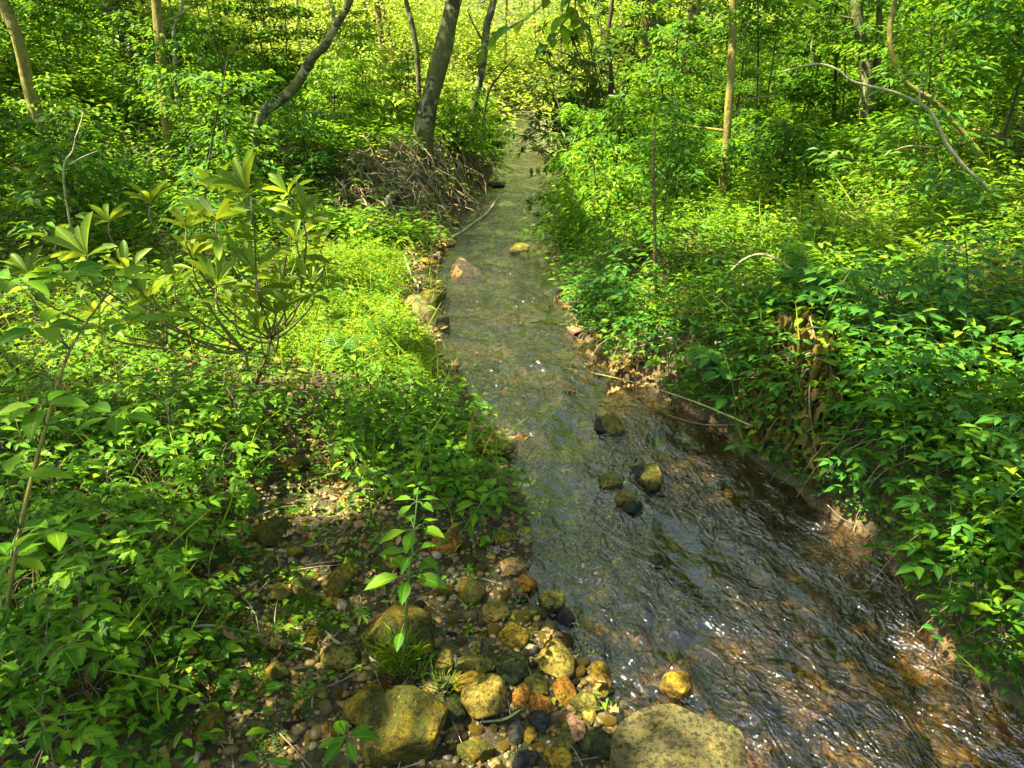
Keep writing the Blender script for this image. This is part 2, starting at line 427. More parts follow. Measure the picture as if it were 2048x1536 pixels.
ROCK = dict(
    ochre=rock('ochre_rock', (.10, .06, .004), (.30, .19, .008), (.46, .32, .03), .22),
    yellow=rock('yellow_rock', (.10, .075, .010), (.24, .18, .022), (.35, .28, .05), .25),
    mossy=rock('mossy_rock', (.05, .038, .002), (.19, .135, .003), (.40, .28, .008), .5, (.055, .058, .003)),
    olive=rock('olive_rock', (.06, .055, .008), (.16, .145, .015), (.30, .26, .05), .3, (.06, .07, .006)),
    dark=rock('dark_green_rock', (.012, .018, .004), (.035, .045, .008), (.10, .11, .02), .3, (.025, .045, .004), .45),
    grey=rock('dark_grey_rock', (.012, .012, .009), (.035, .034, .024), (.11, .10, .07), .1, (.04, .05, .01), .4),
    orange=rock('orange_rock', (.12, .045, .004), (.32, .14, .010), (.45, .25, .03), .15, rough=.4),
    tan=rock('tan_rock', (.20, .12, .03), (.38, .25, .08), (.55, .40, .18), .1),
    pink=rock('pink_rock', (.16, .07, .03), (.36, .19, .09), (.5, .3, .16), .1),
    slab=rock('slab_rock', (.04, .037, .014), (.09, .082, .026), (.17, .13, .03), .25, (.10, .11, .006)))
def pebble_mat(name, wet=False):
    m, t, b, out = mat(name)
    k = .42 if wet else .62
    c = ramp(t, attr(t), [(0, (.03 * k, .028 * k, .012 * k)), (.25, (.14 * k, .10 * k, .012 * k)), (.5, (.32 * k, .2 * k, .03 * k)), (.75, (.42 * k, .29 * k, .08 * k)), (1, (.5 * k, .40 * k, .20 * k))])
    g = noise(t, 120, 4, .7, pos(t))
    c = mixc(t, ramp(t, g, [(.35, (.7,) * 3), (.6, (0, 0, 0))]), c, (.05, .04, .01))
    t.links.new(c, b.inputs['Base Color']); b.inputs['Roughness'].default_value = .5
    bump(t, b, g, .5, .004)
    return m
M_PEB = pebble_mat('pebble'); M_BEDPEB = pebble_mat('streambed_pebble', True)

def ground_mat():
    m, t, b, out = mat('forest_floor')
    p = pos(t)
    f = noise(t, 6, 5, .7, p); g = noise(t, 45, 5, .7, p); h = noise(t, 1.3, 3, .6, p)
    soil = ramp(t, g, [(.3, (.014, .010, .003)), (.5, (.045, .03, .008)), (.7, (.12, .08, .02))])
    soil = mixc(t, ramp(t, f, [(.42, (0, 0, 0)), (.58, (.8,) * 3)]), soil, (.055, .07, .008))
    bed = ramp(t, noise(t, 28, 5, .7, p), [(.3, (.03, .018, .005)), (.46, (.04, .028, .010)), (.6, (.24, .135, .038)), (.75, (.52, .34, .15))])
    bed = mixc(t, ramp(t, h, [(.4, (0, 0, 0)), (.65, (.6,) * 3)]), bed, (.06, .045, .01))
    wet = attr(t, 'wet')
    col = mixc(t, wet, soil, bed)
    t.links.new(col, b.inputs['Base Color']); b.inputs['Roughness'].default_value = .75
    bump(t, b, mth(t, 'ADD', g, mth(t, 'MULTIPLY', f, .8)), .9, .02)
    return m
def water_mat():
    m, t, b, out = mat('stream_water'); t.nodes.remove(b)
    uv = N_(t, 'ShaderNodeUVMap', uv_map='flow').outputs[0]
    mp = N_(t, 'ShaderNodeMapping'); mp.inputs['Scale'].default_value = (1, .58, 1); t.links.new(uv, mp.inputs[0])
    mp2 = N_(t, 'ShaderNodeMapping'); mp2.inputs['Scale'].default_value = (1, .75, 1); t.links.new(uv, mp2.inputs[0])
    a = noise(t, 14, 1.6, .55, mp.outputs[0], 2.6); c = noise(t, 44, 1.5, .5, mp2.outputs[0], 1.8)
    calm = ramp(t, noise(t, 3.2, 2, .5, mp2.outputs[0], .5), [(.36, (.25, .25, .25)), (.58, (1, 1, 1))])
    hh = mth(t, 'MULTIPLY', mth(t, 'ADD', a, mth(t, 'MULTIPLY', c, .42)), calm)
    bp = N_(t, 'ShaderNodeBump'); bp.inputs['Strength'].default_value = 1.0; bp.inputs['Distance'].default_value = .030
    t.links.new(hh, bp.inputs['Height'])
    fr = N_(t, 'ShaderNodeFresnel'); fr.inputs['IOR'].default_value = 1.45; t.links.new(bp.outputs[0], fr.inputs['Normal'])
    gl = N_(t, 'ShaderNodeBsdfGlossy'); gl.inputs['Roughness'].default_value = .05; t.links.new(bp.outputs[0], gl.inputs['Normal'])
    tr = N_(t, 'ShaderNodeBsdfTransparent'); tr.inputs[0].default_value = (.72, .63, .44, 1)
    mx = N_(t, 'ShaderNodeMixShader')
    ff = mth(t, 'MINIMUM', mth(t, 'MULTIPLY', fr.outputs[0], 4.2), .80); t.links.new(ff, mx.inputs[0]); t.links.new(tr.outputs[0], mx.inputs[1]); t.links.new(gl.outputs[0], mx.inputs[2])
    t.links.new(mx.outputs[0], out.inputs[0])
    return m

# ---------------------------------------------------------------- ground sheet
def build_ground():
    ys = np.concatenate([np.arange(-6, 0.8, .25), np.arange(.8, 5, .025), np.arange(5, 10, .05), np.arange(10, 18, .12), np.arange(18, 34, .3), np.arange(34, 140, 3.0)])
    out = []
    nx = 420
    u = np.linspace(-1, 1, nx)
    prof = np.sign(u) * (0.18 * np.abs(u) + 0.82 * np.abs(u) ** 3.2)
    G = []
    for y in ys:
        hw = 9 + max(y, 0) * 1.3
        cx = 0.5 * (Lx(y) + Rx(y)) if y > 1 else 0.5 * (Lx(1) + Rx(1)) * .5
        x = cx + prof * hw
        z = terr(x, np.full(nx, y)); G.append(np.stack([x, np.full(nx, y), z], 1))
    V = np.concatenate(G)
    i = np.arange(len(ys) - 1)[:, None] * nx + np.arange(nx - 1)[None]
    i = i.ravel()
    T = np.concatenate([np.stack([i, i + 1, i + nx + 1], 1), np.stack([i, i + nx + 1, i + nx], 1)])
    o = obj('ground', (V, T, None), ground_mat())
    a = o.data.attributes.new('wet', 'FLOAT', 'POINT')
    d = np.maximum(Lx(V[:, 1]) - V[:, 0], V[:, 0] - Rx(V[:, 1]))
    shelf = (V[:, 0] > Rx(V[:, 1])) & (V[:, 1] > 3.4)
    wet = 1 - sst(0.0, np.where((V[:, 0] > Rx(V[:, 1])) & (V[:, 1] < 3.6), .02, .08), d + .04 * vn3(V[:, 0] * 8, V[:, 1] * 8, 0, 3))
    wet = np.maximum(wet, np.where(shelf, .8 * (1 - sst(.15, .4, d)), 0))
    wet = np.where(V[:, 1] > 15, np.maximum(wet, 1 - sst(0, .8, d)), wet) * (V[:, 1] < 27)
    a.data.foreach_set('value', wet.astype(np.float32))
    tag(o, None, kind='structure')
    return o
build_ground()
def build_water():
    ys = np.concatenate([np.arange(0.2, 5, .016), np.arange(5, 12, .035), np.arange(12, 29, .1)])
    nx = 90; t = np.linspace(0, 1, nx)
    V = []; UVs = []
    for y in ys:
        L = float(Lx(y)) - .10; Rr = float(Rx(y)) + .07
        x = L + (Rr - L) * t
        V.append(np.stack([x, np.full(nx, y), np.zeros(nx)], 1))
    V = np.concatenate(V)
    # flow direction coordinates: along the centre line
    yc = np.linspace(0, 30, 600); xc = .5 * (Lx(yc) + Rx(yc)); 
    k = np.ones(41) / 41; xc = np.convolve(np.pad(xc, 20, 'edge'), k, 'valid')
    s = np.concatenate([[0], np.cumsum(np.hypot(np.diff(xc), np.diff(yc)))])
    sl_ = np.gradient(xc, yc)
    Y = V[:, 1]; cx = np.interp(Y, yc, xc); m_ = np.interp(Y, yc, sl_); nn = np.sqrt(1 + m_ ** 2)
    dx = V[:, 0] - cx
    uu = dx / nn; vv = np.interp(Y, yc, s) + dx * m_ / nn
    z = .010 * vn3(uu * 9, vv * 4.5, 0, 71) + .009 * vn3(uu * 17 + .8 * vn3(uu * 5, vv * 3, 0, 3), vv * 8, 0, 72) + .0045 * vn3(uu * 36 + 1.2 * vn3(uu * 9, vv * 6, 0, 8), vv * 22, 0, 73)
    for wx, wy, wr in WAKES:
        qx = V[:, 0] - wx; qy = V[:, 1] - wy; q = np.hypot(qx, qy) / wr
        z = z + .006 * np.exp(-((q - 1.25) / .3) ** 2) * (qy > 0) + np.where(qy < 0, .005 * np.cos((np.abs(qx) + qy * .35) / wr * 7) * np.exp(-q / 2.2) * (q > .9), 0)
    V[:, 2] = z
    i = (np.arange(len(ys) - 1)[:, None] * nx + np.arange(nx - 1)[None]).ravel()
    T = np.concatenate([np.stack([i, i + 1, i + nx + 1], 1), np.stack([i, i + nx + 1, i + nx], 1)])
    o = obj('stream_water', (V, T, None), water_mat())
    ul = o.data.uv_layers.new(name='flow')
    idx = T.ravel(); uvs = np.stack([uu[idx], vv[idx]], 1).astype(np.float32)
    ul.data.foreach_set('uv', uvs.ravel())
    tag(o, None, kind='structure')

# ---------------------------------------------------------------- stones
def stone_mesh(seed, a, b, c, sub=4, cuts=7, round_=.0):
    rng = np.random.default_rng(seed)
    V, T = ico(sub); V = V.copy()
    n = unit(V)
    r = 1 + .16 * fbm(V[:, 0] * 1.2 + seed, V[:, 1] * 1.2, seed, 2, V[:, 2] * 1.2)
    V = V * r[:, None]
    for k in range(cuts):
        d = unit(rng.normal(0, 1, 3) * np.array([1, 1, .8])); off = rng.uniform(.56, .88) + round_
        e = V @ d - off; V = V - np.outer(np.clip(e, 0, None) * .9, d)
    V = V * (1 + .045 * fbm(V[:, 0] * 4 + seed, V[:, 1] * 4, seed + 9, 4, V[:, 2] * 4))[:, None]
    V = V / np.abs(V).max(0)
    return V * np.array([a, b, c]), T
def place_stone(px, py, wp, hp, kind, label, seed, yaw=None, flat=.62, name='stone', sub=4, lift=0.42, group=None, cat='stone', cuts=9):
    g = ground(px, py)
    for it in range(4):
        zc = (g - CAM) @ FW
        a = wp / 2 * zc / FPX; H = hp / 2 * zc / FPX
        th = math.asin(min(.98, (CAMZ - g[2]) / np.linalg.norm(g - CAM)))
        c = flat * min(a, H / .75); b = math.sqrt(max(H * H - (c * math.cos(th)) ** 2, (.25 * H) ** 2)) / math.sin(th)
        b = min(b, 2.2 * a)
        gg = ground(px, py, max(lift * c, 0.0) if lift >= 0 else 0)
        g = gg
    x, y = g[0], g[1]; z = float(terr(x, y)) + lift * c
    V, T = stone_mesh(seed, a, b, c, sub, cuts)
    if name != 'submerged_stone' and float(terr(x, y)) < -.012:      # stands in the stream: foot on the bed, head above the water
        g = onz(px, py, .25 * c); x, y = g[0], g[1]; z = .25 * c
        V[:, 2] = np.where(V[:, 2] < 0, V[:, 2] * max(1.0, (z - float(terr(x, y))) / c * .95), V[:, 2])
    o = obj(name, (V + np.array([x, y, z]), T, None), ROCK[kind], loc=(x, y, z))
    tag(o, label, cat, group)
    return o
ST = [
 (805, 1270, 172, 130, 'mossy', 'large rounded ochre and olive boulder rising behind the tall leafy stem', 'boulder'),
 (805, 1462, 200, 165, 'mossy', 'largest mossy boulder at the lower edge of the gravel bank', 'boulder'),
 (725, 1418, 100, 95, 'mossy', 'low mossy boulder wedged against the left side of the largest mossy boulder', 'boulder'),
 (892, 1427, 82, 76, 'dark', 'dark green stone tight against the right side of the largest mossy boulder', 'stone'),
 (972, 1397, 100, 98, 'yellow', 'smooth heart shaped yellow ochre stone amid the waterside stones', 'stone'),
 (942, 1366, 72, 48, 'ochre', 'lumpy ochre stone tucked behind the heart shaped stone', 'stone'),
 (1030, 1273, 68, 58, 'ochre', 'blunt five sided golden stone beside the waterline', 'stone'),
 (1112, 1313, 78, 96, 'yellow', 'tall flat faced golden stone with one foot in the shallows', 'stone'),
 (1025, 1334, 68, 66, 'dark', 'dark moss green stone left of the tall golden stone', 'stone'),
 (948, 1328, 92, 42, 'olive', 'long low dark olive stone lying sideways in the gravel', 'stone'),
 (888, 1325, 38, 56, 'yellow', 'slender upright yellow stone touching the large rounded boulder', 'stone'),
 (951, 1289, 26, 42, 'yellow', 'small pale yellow splinter of stone tilted in the gravel', 'stone'),
 (1055, 1168, 40, 40, 'orange', 'rusty orange block of stone at the edge of the bright water', 'stone'),
 (1108, 1200, 64, 48, 'olive', 'olive brown angular stone standing in the shallows', 'stone'),
 (1131, 1229, 38, 40, 'grey', 'small round brown grey stone touching the angular stone in the shallows', 'stone'),
 (1197, 1353, 50, 78, 'ochre', 'upright ochre stone half under water right of the tall golden stone', 'stone'),
 (1352, 1367, 64, 48, 'ochre', 'ochre wedge of stone breaking the water above the big slab', 'stone'),
 (1130, 1386, 50, 54, 'orange', 'square orange stone below the tall golden stone', 'stone'),
 (1083, 1411, 56, 52, 'orange', 'domed orange brown stone with a dusky top', 'stone'),
 (1073, 1370, 52, 50, 'olive', 'pale olive stone between the dark green stone and the orange ones', 'stone'),
 (1042, 1392, 36, 44, 'orange', 'small brown orange stone right of the heart shaped stone', 'stone'),
 (1078, 1442, 48, 52, 'grey', 'black rounded stone below the domed orange stone', 'stone'),
 (1031, 1466, 36, 62, 'grey', 'upright charcoal stone left of the black rounded stone', 'stone'),
 (1061, 1470, 32, 38, 'ochre', 'small ochre stone squeezed between the black and charcoal stones', 'stone'),
 (1180, 1433, 32, 44, 'yellow', 'egg shaped golden stone near the corner of the slab', 'stone'),
 (1172, 1406, 76, 44, 'olive', 'long buff stone lying at the waterline above the egg shaped stone', 'stone'),
 (1131, 1476, 40, 56, 'olive', 'rough olive stone below the row of orange stones', 'stone'),
 (1153, 1462, 40, 62, 'pink', 'pinkish brown leaning stone right of the rough olive stone', 'stone'),
 (1205, 1492, 92, 72, 'dark', 'dark wet mossy rock against the left end of the slab', 'rock'),
 (1050, 1524, 62, 40, 'grey', 'flat slate grey stone at the bottom of the picture', 'stone'),
 (1116, 1522, 62, 46, 'ochre', 'brown rounded stone cut by the bottom of the picture', 'stone'),
 (906, 1458, 38, 38, 'yellow', 'bright yellow green chunk right of the largest mossy boulder', 'stone'),
 (952, 1503, 78, 58, 'mossy', 'mossy olive stone below the bright yellow green chunk', 'stone'),
 (230, 1430, 96, 106, 'mossy', 'mossy brown boulder among toothed leaves at the lower left', 'boulder'),
 (418, 1440, 76, 84, 'mossy', 'shaded moss covered stone behind the pale broken stick', 'stone'),
 (684, 1317, 82, 60, 'olive', 'round flat olive stone lying under the end of the long twig', 'stone'),
 (549, 1350, 62, 46, 'mossy', 'low mossy dome left of the round flat olive stone', 'stone'),
 (623, 1280, 40, 60, 'mossy', 'upright mossy cobble above the long pale twig', 'stone'),
 (551, 1192, 60, 46, 'mossy', 'yellow mossy stone beside the small moss cushion', 'stone'),
 (680, 1166, 72, 68, 'mossy', 'pointed brown mossy stone in the middle of the gravel bank', 'stone'),
 (664, 1206, 44, 30, 'ochre', 'small ochre stone at the foot of the pointed stone', 'stone'),
 (545, 1063, 78, 68, 'mossy', 'broad mossy boulder on the upper gravel bank', 'boulder'),
 (588, 1104, 46, 26, 'ochre', 'flat rusty stone just below the broad mossy boulder', 'stone'),
 (405, 985, 74, 52, 'mossy', 'brown leaf strewn rock among the toothed plants', 'rock'),
 (420, 1050, 70, 46, 'mossy', 'dark mossy hump of rock left of the broad mossy boulder', 'rock'),
 (590, 935, 56, 44, 'mossy', 'dark green mossy stone under the log end', 'stone'),
 (535, 1142, 42, 56, 'dark', 'dark slanting stone standing among leaf litter', 'stone'),
 (460, 1150, 58, 50, 'mossy', 'brown mottled stone with twigs lying against it', 'stone'),
 (942, 1186, 58, 62, 'mossy', 'mossy olive boulder right of the leafy stem', 'stone'),
 (992, 1226, 62, 46, 'yellow', 'golden half buried stone near the waterline', 'stone'),
 (1000, 1074, 52, 34, 'ochre', 'dark and ochre stone beside the shady shallows', 'stone'),
 (1022, 1135, 52, 36, 'tan', 'sunlit tan stone at the tip of the gravel bank', 'stone'),
 (885, 1085, 80, 50, 'orange', 'broad rusty brown rock under the waterside plants', 'rock'),
 (780, 1130, 70, 48, 'mossy', 'mossy dark cobble behind the large rounded boulder', 'stone'),
 (982, 893, 100, 54, 'olive', 'dark olive boulder half hidden by waterside leaves', 'boulder'),
 (945, 862, 50, 36, 'tan', 'pale sandy stone above the half hidden boulder', 'stone'),
 (1222, 846, 46, 54, 'olive', 'square stone standing in the middle of the stream', 'stone'),
 (1200, 852, 34, 34, 'grey', 'black wet stone leaning on the midstream square stone', 'stone'),
 (1301, 950, 44, 58, 'olive', 'brown stone with one pale face beside the sunlit stream bed', 'stone'),
 (1276, 944, 34, 32, 'grey', 'dark wet stone left of the pale faced stone', 'stone'),
 (1222, 965, 46, 40, 'olive', 'blunt brown stone in the stream left of centre', 'stone'),
 (1250, 998, 42, 36, 'yellow', 'yellow topped stone in the middle of the stream', 'stone'),
 (1264, 1015, 44, 28, 'dark', 'wet green black stone in front of the yellow topped stone', 'stone'),
 (862, 598, 54, 44, 'mossy', 'rounded boulder with shaded hollow at the left waterline', 'boulder'),
 (862, 524, 40, 22, 'ochre', 'rusty stone at the far left waterline above the leaning chunk', 'stone'),
 (890, 488, 52, 24, 'tan', 'flat tan rock at the foot of the stick over the stream', 'rock'),
 (1073, 428, 22, 14, 'grey', 'small black rock in the upper stream', 'stone'),
 (990, 369, 40, 12, 'grey', 'low dark rock at the far left bend of the stream', 'stone'),
 (1156, 661, 42, 24, 'pink', 'rosy flat stone at the right waterline', 'stone'),
 (1201, 673, 30, 20, 'ochre', 'small ochre stone right of the rosy flat stone', 'stone'),
 (1040, 498, 42, 22, 'olive', 'low sunlit olive stone in the upper stream', 'stone'),
 (1312, 1120, 28, 22, 'grey', 'small dark stone just breaking the water in midstream', 'stone'),
 (225, 1518, 46, 42, 'yellow', 'yellow stone at the bottom left beside a dry oak leaf', 'stone'),
 (655, 1463, 46, 36, 'orange', 'orange stone behind the small bright seedling', 'stone'),
 (590, 1240, 40, 24, 'ochre', 'flat buff stone by the moss cushion', 'stone'),
 (498, 1418, 36, 30, 'olive', 'small grey green stone in the lower gravel', 'stone'),
 (915, 1355, 26, 20, 'orange', 'little rust coloured stone behind the heart shaped one', 'stone'),
 (855, 1395, 44, 30, 'ochre', 'brown stone wedged between the two biggest boulders', 'stone'),
 (640, 1385, 40, 30, 'olive', 'green speckled pebble stone below the round flat one', 'stone'),
 (470, 1370, 0, 0, None, None, None),
]
STPOS = []
for i, (px, py, wp, hp, kd, lb, ct) in enumerate(ST):
    if kd is None: continue
    nm = {'boulder': 'boulder', 'stone': 'stone', 'rock': 'rock'}[ct]
    o = place_stone(px, py, wp, hp, kd, lb, 100 + i * 7, name=nm, cat=ct, sub=5 if wp > 90 else 4)
    STPOS.append((o.location.x, o.location.y, wp / 2 * 2.2 / FPX))
# the big slab: a low broad block with a flat top and a clean right edge
def slab():
    c = onz(1362, 1492, .10)
    top = [onz(px, py, .13)[:2] for px, py in [(1228, 1452), (1290, 1412), (1400, 1440), (1478, 1472), (1490, 1530), (1470, 1620), (1350, 1640), (1255, 1560)]]
    top = np.array(top); ctr = top.mean(0)
    V, T = ico(5); V = V.copy()
    ang = np.arctan2(V[:, 1], V[:, 0]); pa = np.arctan2(top[:, 1] - ctr[1], top[:, 0] - ctr[0]); pr = np.hypot(*(top - ctr).T)
    k = np.argsort(pa); r = np.interp(ang, np.concatenate([pa[k] - 2 * PI, pa[k], pa[k] + 2 * PI]), np.tile(pr[k], 3))
    rho = np.hypot(V[:, 0], V[:, 1]); s = np.clip(rho * 1.25, 0, 1) ** .9
    z = np.sign(V[:, 2]) * np.clip(np.abs(V[:, 2]) * 1.9, 0, 1) * .12
    W = np.stack([ctr[0] + np.cos(ang) * r * s, ctr[1] + np.sin(ang) * r * s, z + .02], 1)
    W[:, 2] += .008 * fbm(W[:, 0] * 6, W[:, 1] * 6, 3, 3) - .03 * (W[:, 1] < ctr[1] - .05) * 0
    W[:, 2] += -.10 * np.clip(W[:, 0] * 0 + (ctr[0] - W[:, 0]) / .5, 0, 1)
    W[:, :2] += (.006 * fbm(W[:, 0] * 14, W[:, 1] * 14, 8, 2, W[:, 2] * 14))[:, None]
    o = obj('slab_rock', (W, T, None), ROCK['slab'], loc=(ctr[0], ctr[1], 0))
    tag(o, 'broad flat grey green slab of rock at the bottom, its right edge in the water', 'rock')
slab()
# cobbles along the shore and in the bed: few shapes, many copies
rng = np.random.default_rng(5)
proto = []
for k in range(8):
    V, T = stone_mesh(900 + k, 1, rng.uniform(.7, .95), rng.uniform(.5, .75), 3)
    kd = ['ochre', 'olive', 'grey', 'orange', 'yellow', 'mossy', 'tan', 'ochre'][k]
    proto.append(newmesh('cobble', V, T, ROCK[kd]))
def near_stone(x, y, r):
    return any((x - a) ** 2 + (y - b) ** 2 < (c + r) ** 2 for a, b, c in STPOS)
GRAV = [(480, 1560), (450, 1330), (500, 1120), (560, 960), (700, 930), (880, 960), (1020, 1000), (1060, 1140), (1100, 1260), (1180, 1330), (1240, 1420), (1260, 1560)]
n = 0; tries = 0
while n < 160 and tries < 4000:
    tries += 1
    px, py = rng.uniform(480, 1250), rng.uniform(960, 1530)
    if not inpoly(np.array([px]), np.array([py]), GRAV)[0]: continue
    g = ground(px, py); r = rng.uniform(.011, .032) * (1.25 if px > 880 else .9)
    if near_stone(g[0], g[1], r * .6): continue
    STPOS.append((g[0], g[1], r)); n += 1
    o = bpy.data.objects.new('cobble', proto[int(rng.integers(8))]); COL.objects.link(o)
    o.location = (g[0], g[1], g[2] + r * .15); o.scale = (r, r, r); o.rotation_euler = (rng.normal(0, .3), rng.normal(0, .3), rng.uniform(0, 6.28))
    tag(o, 'small loose cobble lying in the gravel of the left bank', 'stone', 'small cobbles on the gravel bank')
n = 0; tries = 0
while n < 75 and tries < 5000:
    tries += 1
    px, py = rng.uniform(880, 1260), rng.uniform(1225, 1560)
    if px > 1120 + (py - 1225) * .45: continue
    g = ground(px, py); r = rng.uniform(.014, .034)
    if near_stone(g[0], g[1], r * .75): continue
    STPOS.append((g[0], g[1], r)); n += 1
    o = bpy.data.objects.new('cobble', proto[int(rng.integers(8))]); COL.objects.link(o)
    o.location = (g[0], g[1], g[2] + r * .25); o.scale = (r, r, r); o.rotation_euler = (rng.normal(0, .3), rng.normal(0, .3), rng.uniform(0, 6.28))
    tag(o, 'cobble packed among the larger waterside stones', 'stone', 'cobbles packed along the waterline')
for i in range(70):
    py = rng.uniform(560, 1530) ; yy = onz(1024, py)[1]
    t = rng.uniform(.05, .95); x = float(Lx(yy) * (1 - t) + Rx(yy) * t); r = rng.uniform(.02, .06)
    o = bpy.data.objects.new('submerged_stone', proto[int(rng.integers(8))]); COL.objects.link(o)
    z = float(terr(x, yy)); r = min(r, abs(z) * .9 + .012)
    o.location = (x, yy, z); o.scale = (r * 1.2, r, r); o.rotation_euler = (0, 0, rng.uniform(0, 6.28))
    tag(o, 'stone lying under the rippling water of the stream', 'stone', 'stones under the water')
for px, py, wp, hp, kd, lb in [(1700, 1392, 90, 60, 'orange', 'large amber stone under the water near the right bank'),
                               (1785, 1168, 70, 34, 'orange', 'rust red stone under the water below the overhanging leaves'),
                               (1158, 1298, 32, 40, 'ochre', 'round ochre stone in the clear shallows'),
                               (1700, 1230, 60, 40, 'olive', 'dim olive stone under deep shaded water on the right'),
                               (1600, 1130, 44, 26, 'ochre', 'small brown stone under the water near the right bank')]:
    place_stone(px, py, wp, hp, kd, lb, int(px), name='submerged_stone', lift=.1, flat=.4)

WAKES = [(o.location.x, o.location.y, max(o.dimensions.x, .04) / 2) for o in bpy.data.objects if 'label' in o and o.name.split('.')[0] in ('stone', 'boulder', 'rock', 'slab_rock') and float(terr(o.location.x, o.location.y)) < 0]
build_water()
# pebbles (uncountable)
def pebbles():
    tp = []
    for k in range(6):
        V, T = stone_mesh(50 + k, 1, .8, .55, 2, 4); tp.append((V, T, np.full(len(V), .5)))
    def sow(n, f, size, name, m, seed, label):
        rg = np.random.default_rng(seed); mb = MB()
        P = f(rg, n)
        P[:, 2] = terr(P[:, 0], P[:, 1])
        for k in range(6):
            q = P[k::6]; sc = rg.lognormal(math.log(size), .45, len(q))
            q = q.copy(); q[:, 2] += sc * .2
            V, T, A = spread(tp[k], q, rg.uniform(0, 6.28, len(q)), sc, rg, 0, .28, False)
            mb.add(V, T, A)
        o = obj(name, mb, m); tag(o, label, name, kind='stuff')
    def bar(rg, n):
        out = []
        while sum(map(len, out)) < n:
            P = np.stack([rg.uniform(-1.6, .9, 20000), rg.uniform(1.0, 4.6, 20000), np.full(20000, .08)], 1)
            px, py, _ = proj(P); k = inpoly(px, py, [(380, 1700), (400, 1330), (450, 1120), (520, 940), (640, 860), (900, 900), (1060, 1000), (1080, 1140), (1130, 1260), (1220, 1330), (1270, 1420), (1300, 1700)])
            k &= P[:, 0] < Lx(P[:, 1]) + .06
            out.append(P[k])
        return np.concatenate(out)[:n]
    sow(4600, bar, .0078, 'gravel', M_PEB, 1, 'gold and brown pebbles strewn over the left bank')
    def shore(rg, n):
        Y = rg.uniform(4, 10, n); return np.stack([Lx(Y) - np.abs(rg.normal(0, .16, n)) + .05, Y, Y * 0], 1)
    sow(1500, shore, .014, 'shore_gravel', M_PEB, 2, 'brown pebbles along the upper left waterline')
    def bed(rg, n):
        Y = 1 + 9 * rg.uniform(0, 1, n) ** 1.6; t = rg.uniform(0, 1, n); return np.stack([Lx(Y) * (1 - t) + Rx(Y) * t, Y, Y * 0], 1)
    sow(5500, bed, .012, 'streambed_gravel', M_BEDPEB, 3, 'small pebbles on the bed of the stream')
pebbles()

# ================================================================ vegetation
# ---- plant templates (local coordinates, V,T,A)
def rot_z(v, a):
    c, s = math.cos(a), math.sin(a); v = np.asarray(v, float)
    return np.stack([v[..., 0] * c - v[..., 1] * s, v[..., 0] * s + v[..., 1] * c, v[..., 2]], -1)
def compound(L, base, d, pairs, ll, tpl, rng, wr=.5, stems=None):
    """a compound leaf: rachis with opposite leaflets and one at the tip"""
    d = unit(d); up = np.array([0, 0, 1.]); side = unit(np.cross(up, d)); nrm = unit(np.cross(d, side))
    plen = ll * (0.75 * pairs + .3)
    p0 = np.array(base, float)
    pts = [p0, p0 + d * plen * .5 + up * plen * .03, p0 + d * plen - up * plen * .06]
    for k in range(pairs):
        f = .42 + .5 * k / max(1, pairs - 1) if pairs > 1 else .62
        q = pts[0] * (1 - f) + pts[2] * f + up * .02 * plen
        for sg in (1, -1):
            dd = d * .62 + side * sg * .8 + rng.normal(0, .10, 3) - up * .05
            L.append((q, dd, nrm + rng.normal(0, .14, 3), ll * rng.uniform(.75, 1), wr, tpl))
    L.append((pts[2] - d * plen * .06, d - up * .12, nrm + rng.normal(0, .1, 3), ll * 1.15, wr * 1.05, tpl))
    if stems is not None: stems.append((pts, .0012))
def bake(L, rng):
    mb = MB(); g = {}
    for l in L: g.setdefault(id(l[5]), []).append(l)
    for k, ls in g.items():
        ln = np.array([l[3] for l in ls])
        V, T, A = leaves([l[0] for l in ls], [l[1] for l in ls], [l[2] for l in ls], ln, ln * np.array([l[4] for l in ls]), ls[0][5], rng.uniform(.1, .9, len(ls)))
        mb.add(V, T, A)
    return mb
def bake_stems(S, sides=4):
    mb = MB()
    for pts, r in S:
        n = max(3, 2 * len(pts)); V, T = tube(pts, r if hasattr(r, '__len__') else [r, r * .6], sides, n, cap=False); mb.add(V, T)
    return mb
UPV = np.array([0, 0, 1.])
def tp_yellowroot(seed, h=.2, ll=.047, tpl=L_TOOTH, nl=9, pairs=2):
    rng = np.random.default_rng(seed); L = []; S = []
    top = np.array([rng.normal(0, .02), rng.normal(0, .02), h])
    S.append(([(0, 0, -.02), top * .5 + [.005, 0, 0], top], [.0028, .002]))
    for k in range(nl):
        a = k * 2.4 + rng.normal(0, .3); el = rng.uniform(-.05, .55) if k < nl - 2 else .9
        d = np.array([math.cos(a) * math.cos(el), math.sin(a) * math.cos(el), math.sin(el)])
        b0 = top - UPV * .012 * (nl - k); b1 = b0 + d * ll * rng.uniform(1.1, 2.2)
        S.append(([b0, (b0 + b1) / 2 + UPV * .008, b1], .0011))
        compound(L, b1 - d * ll * .3, d * [1, 1, .15], pairs, ll * rng.uniform(.75, 1.1), tpl, rng, .54)
    return bake(L, rng), bake_stems(S)
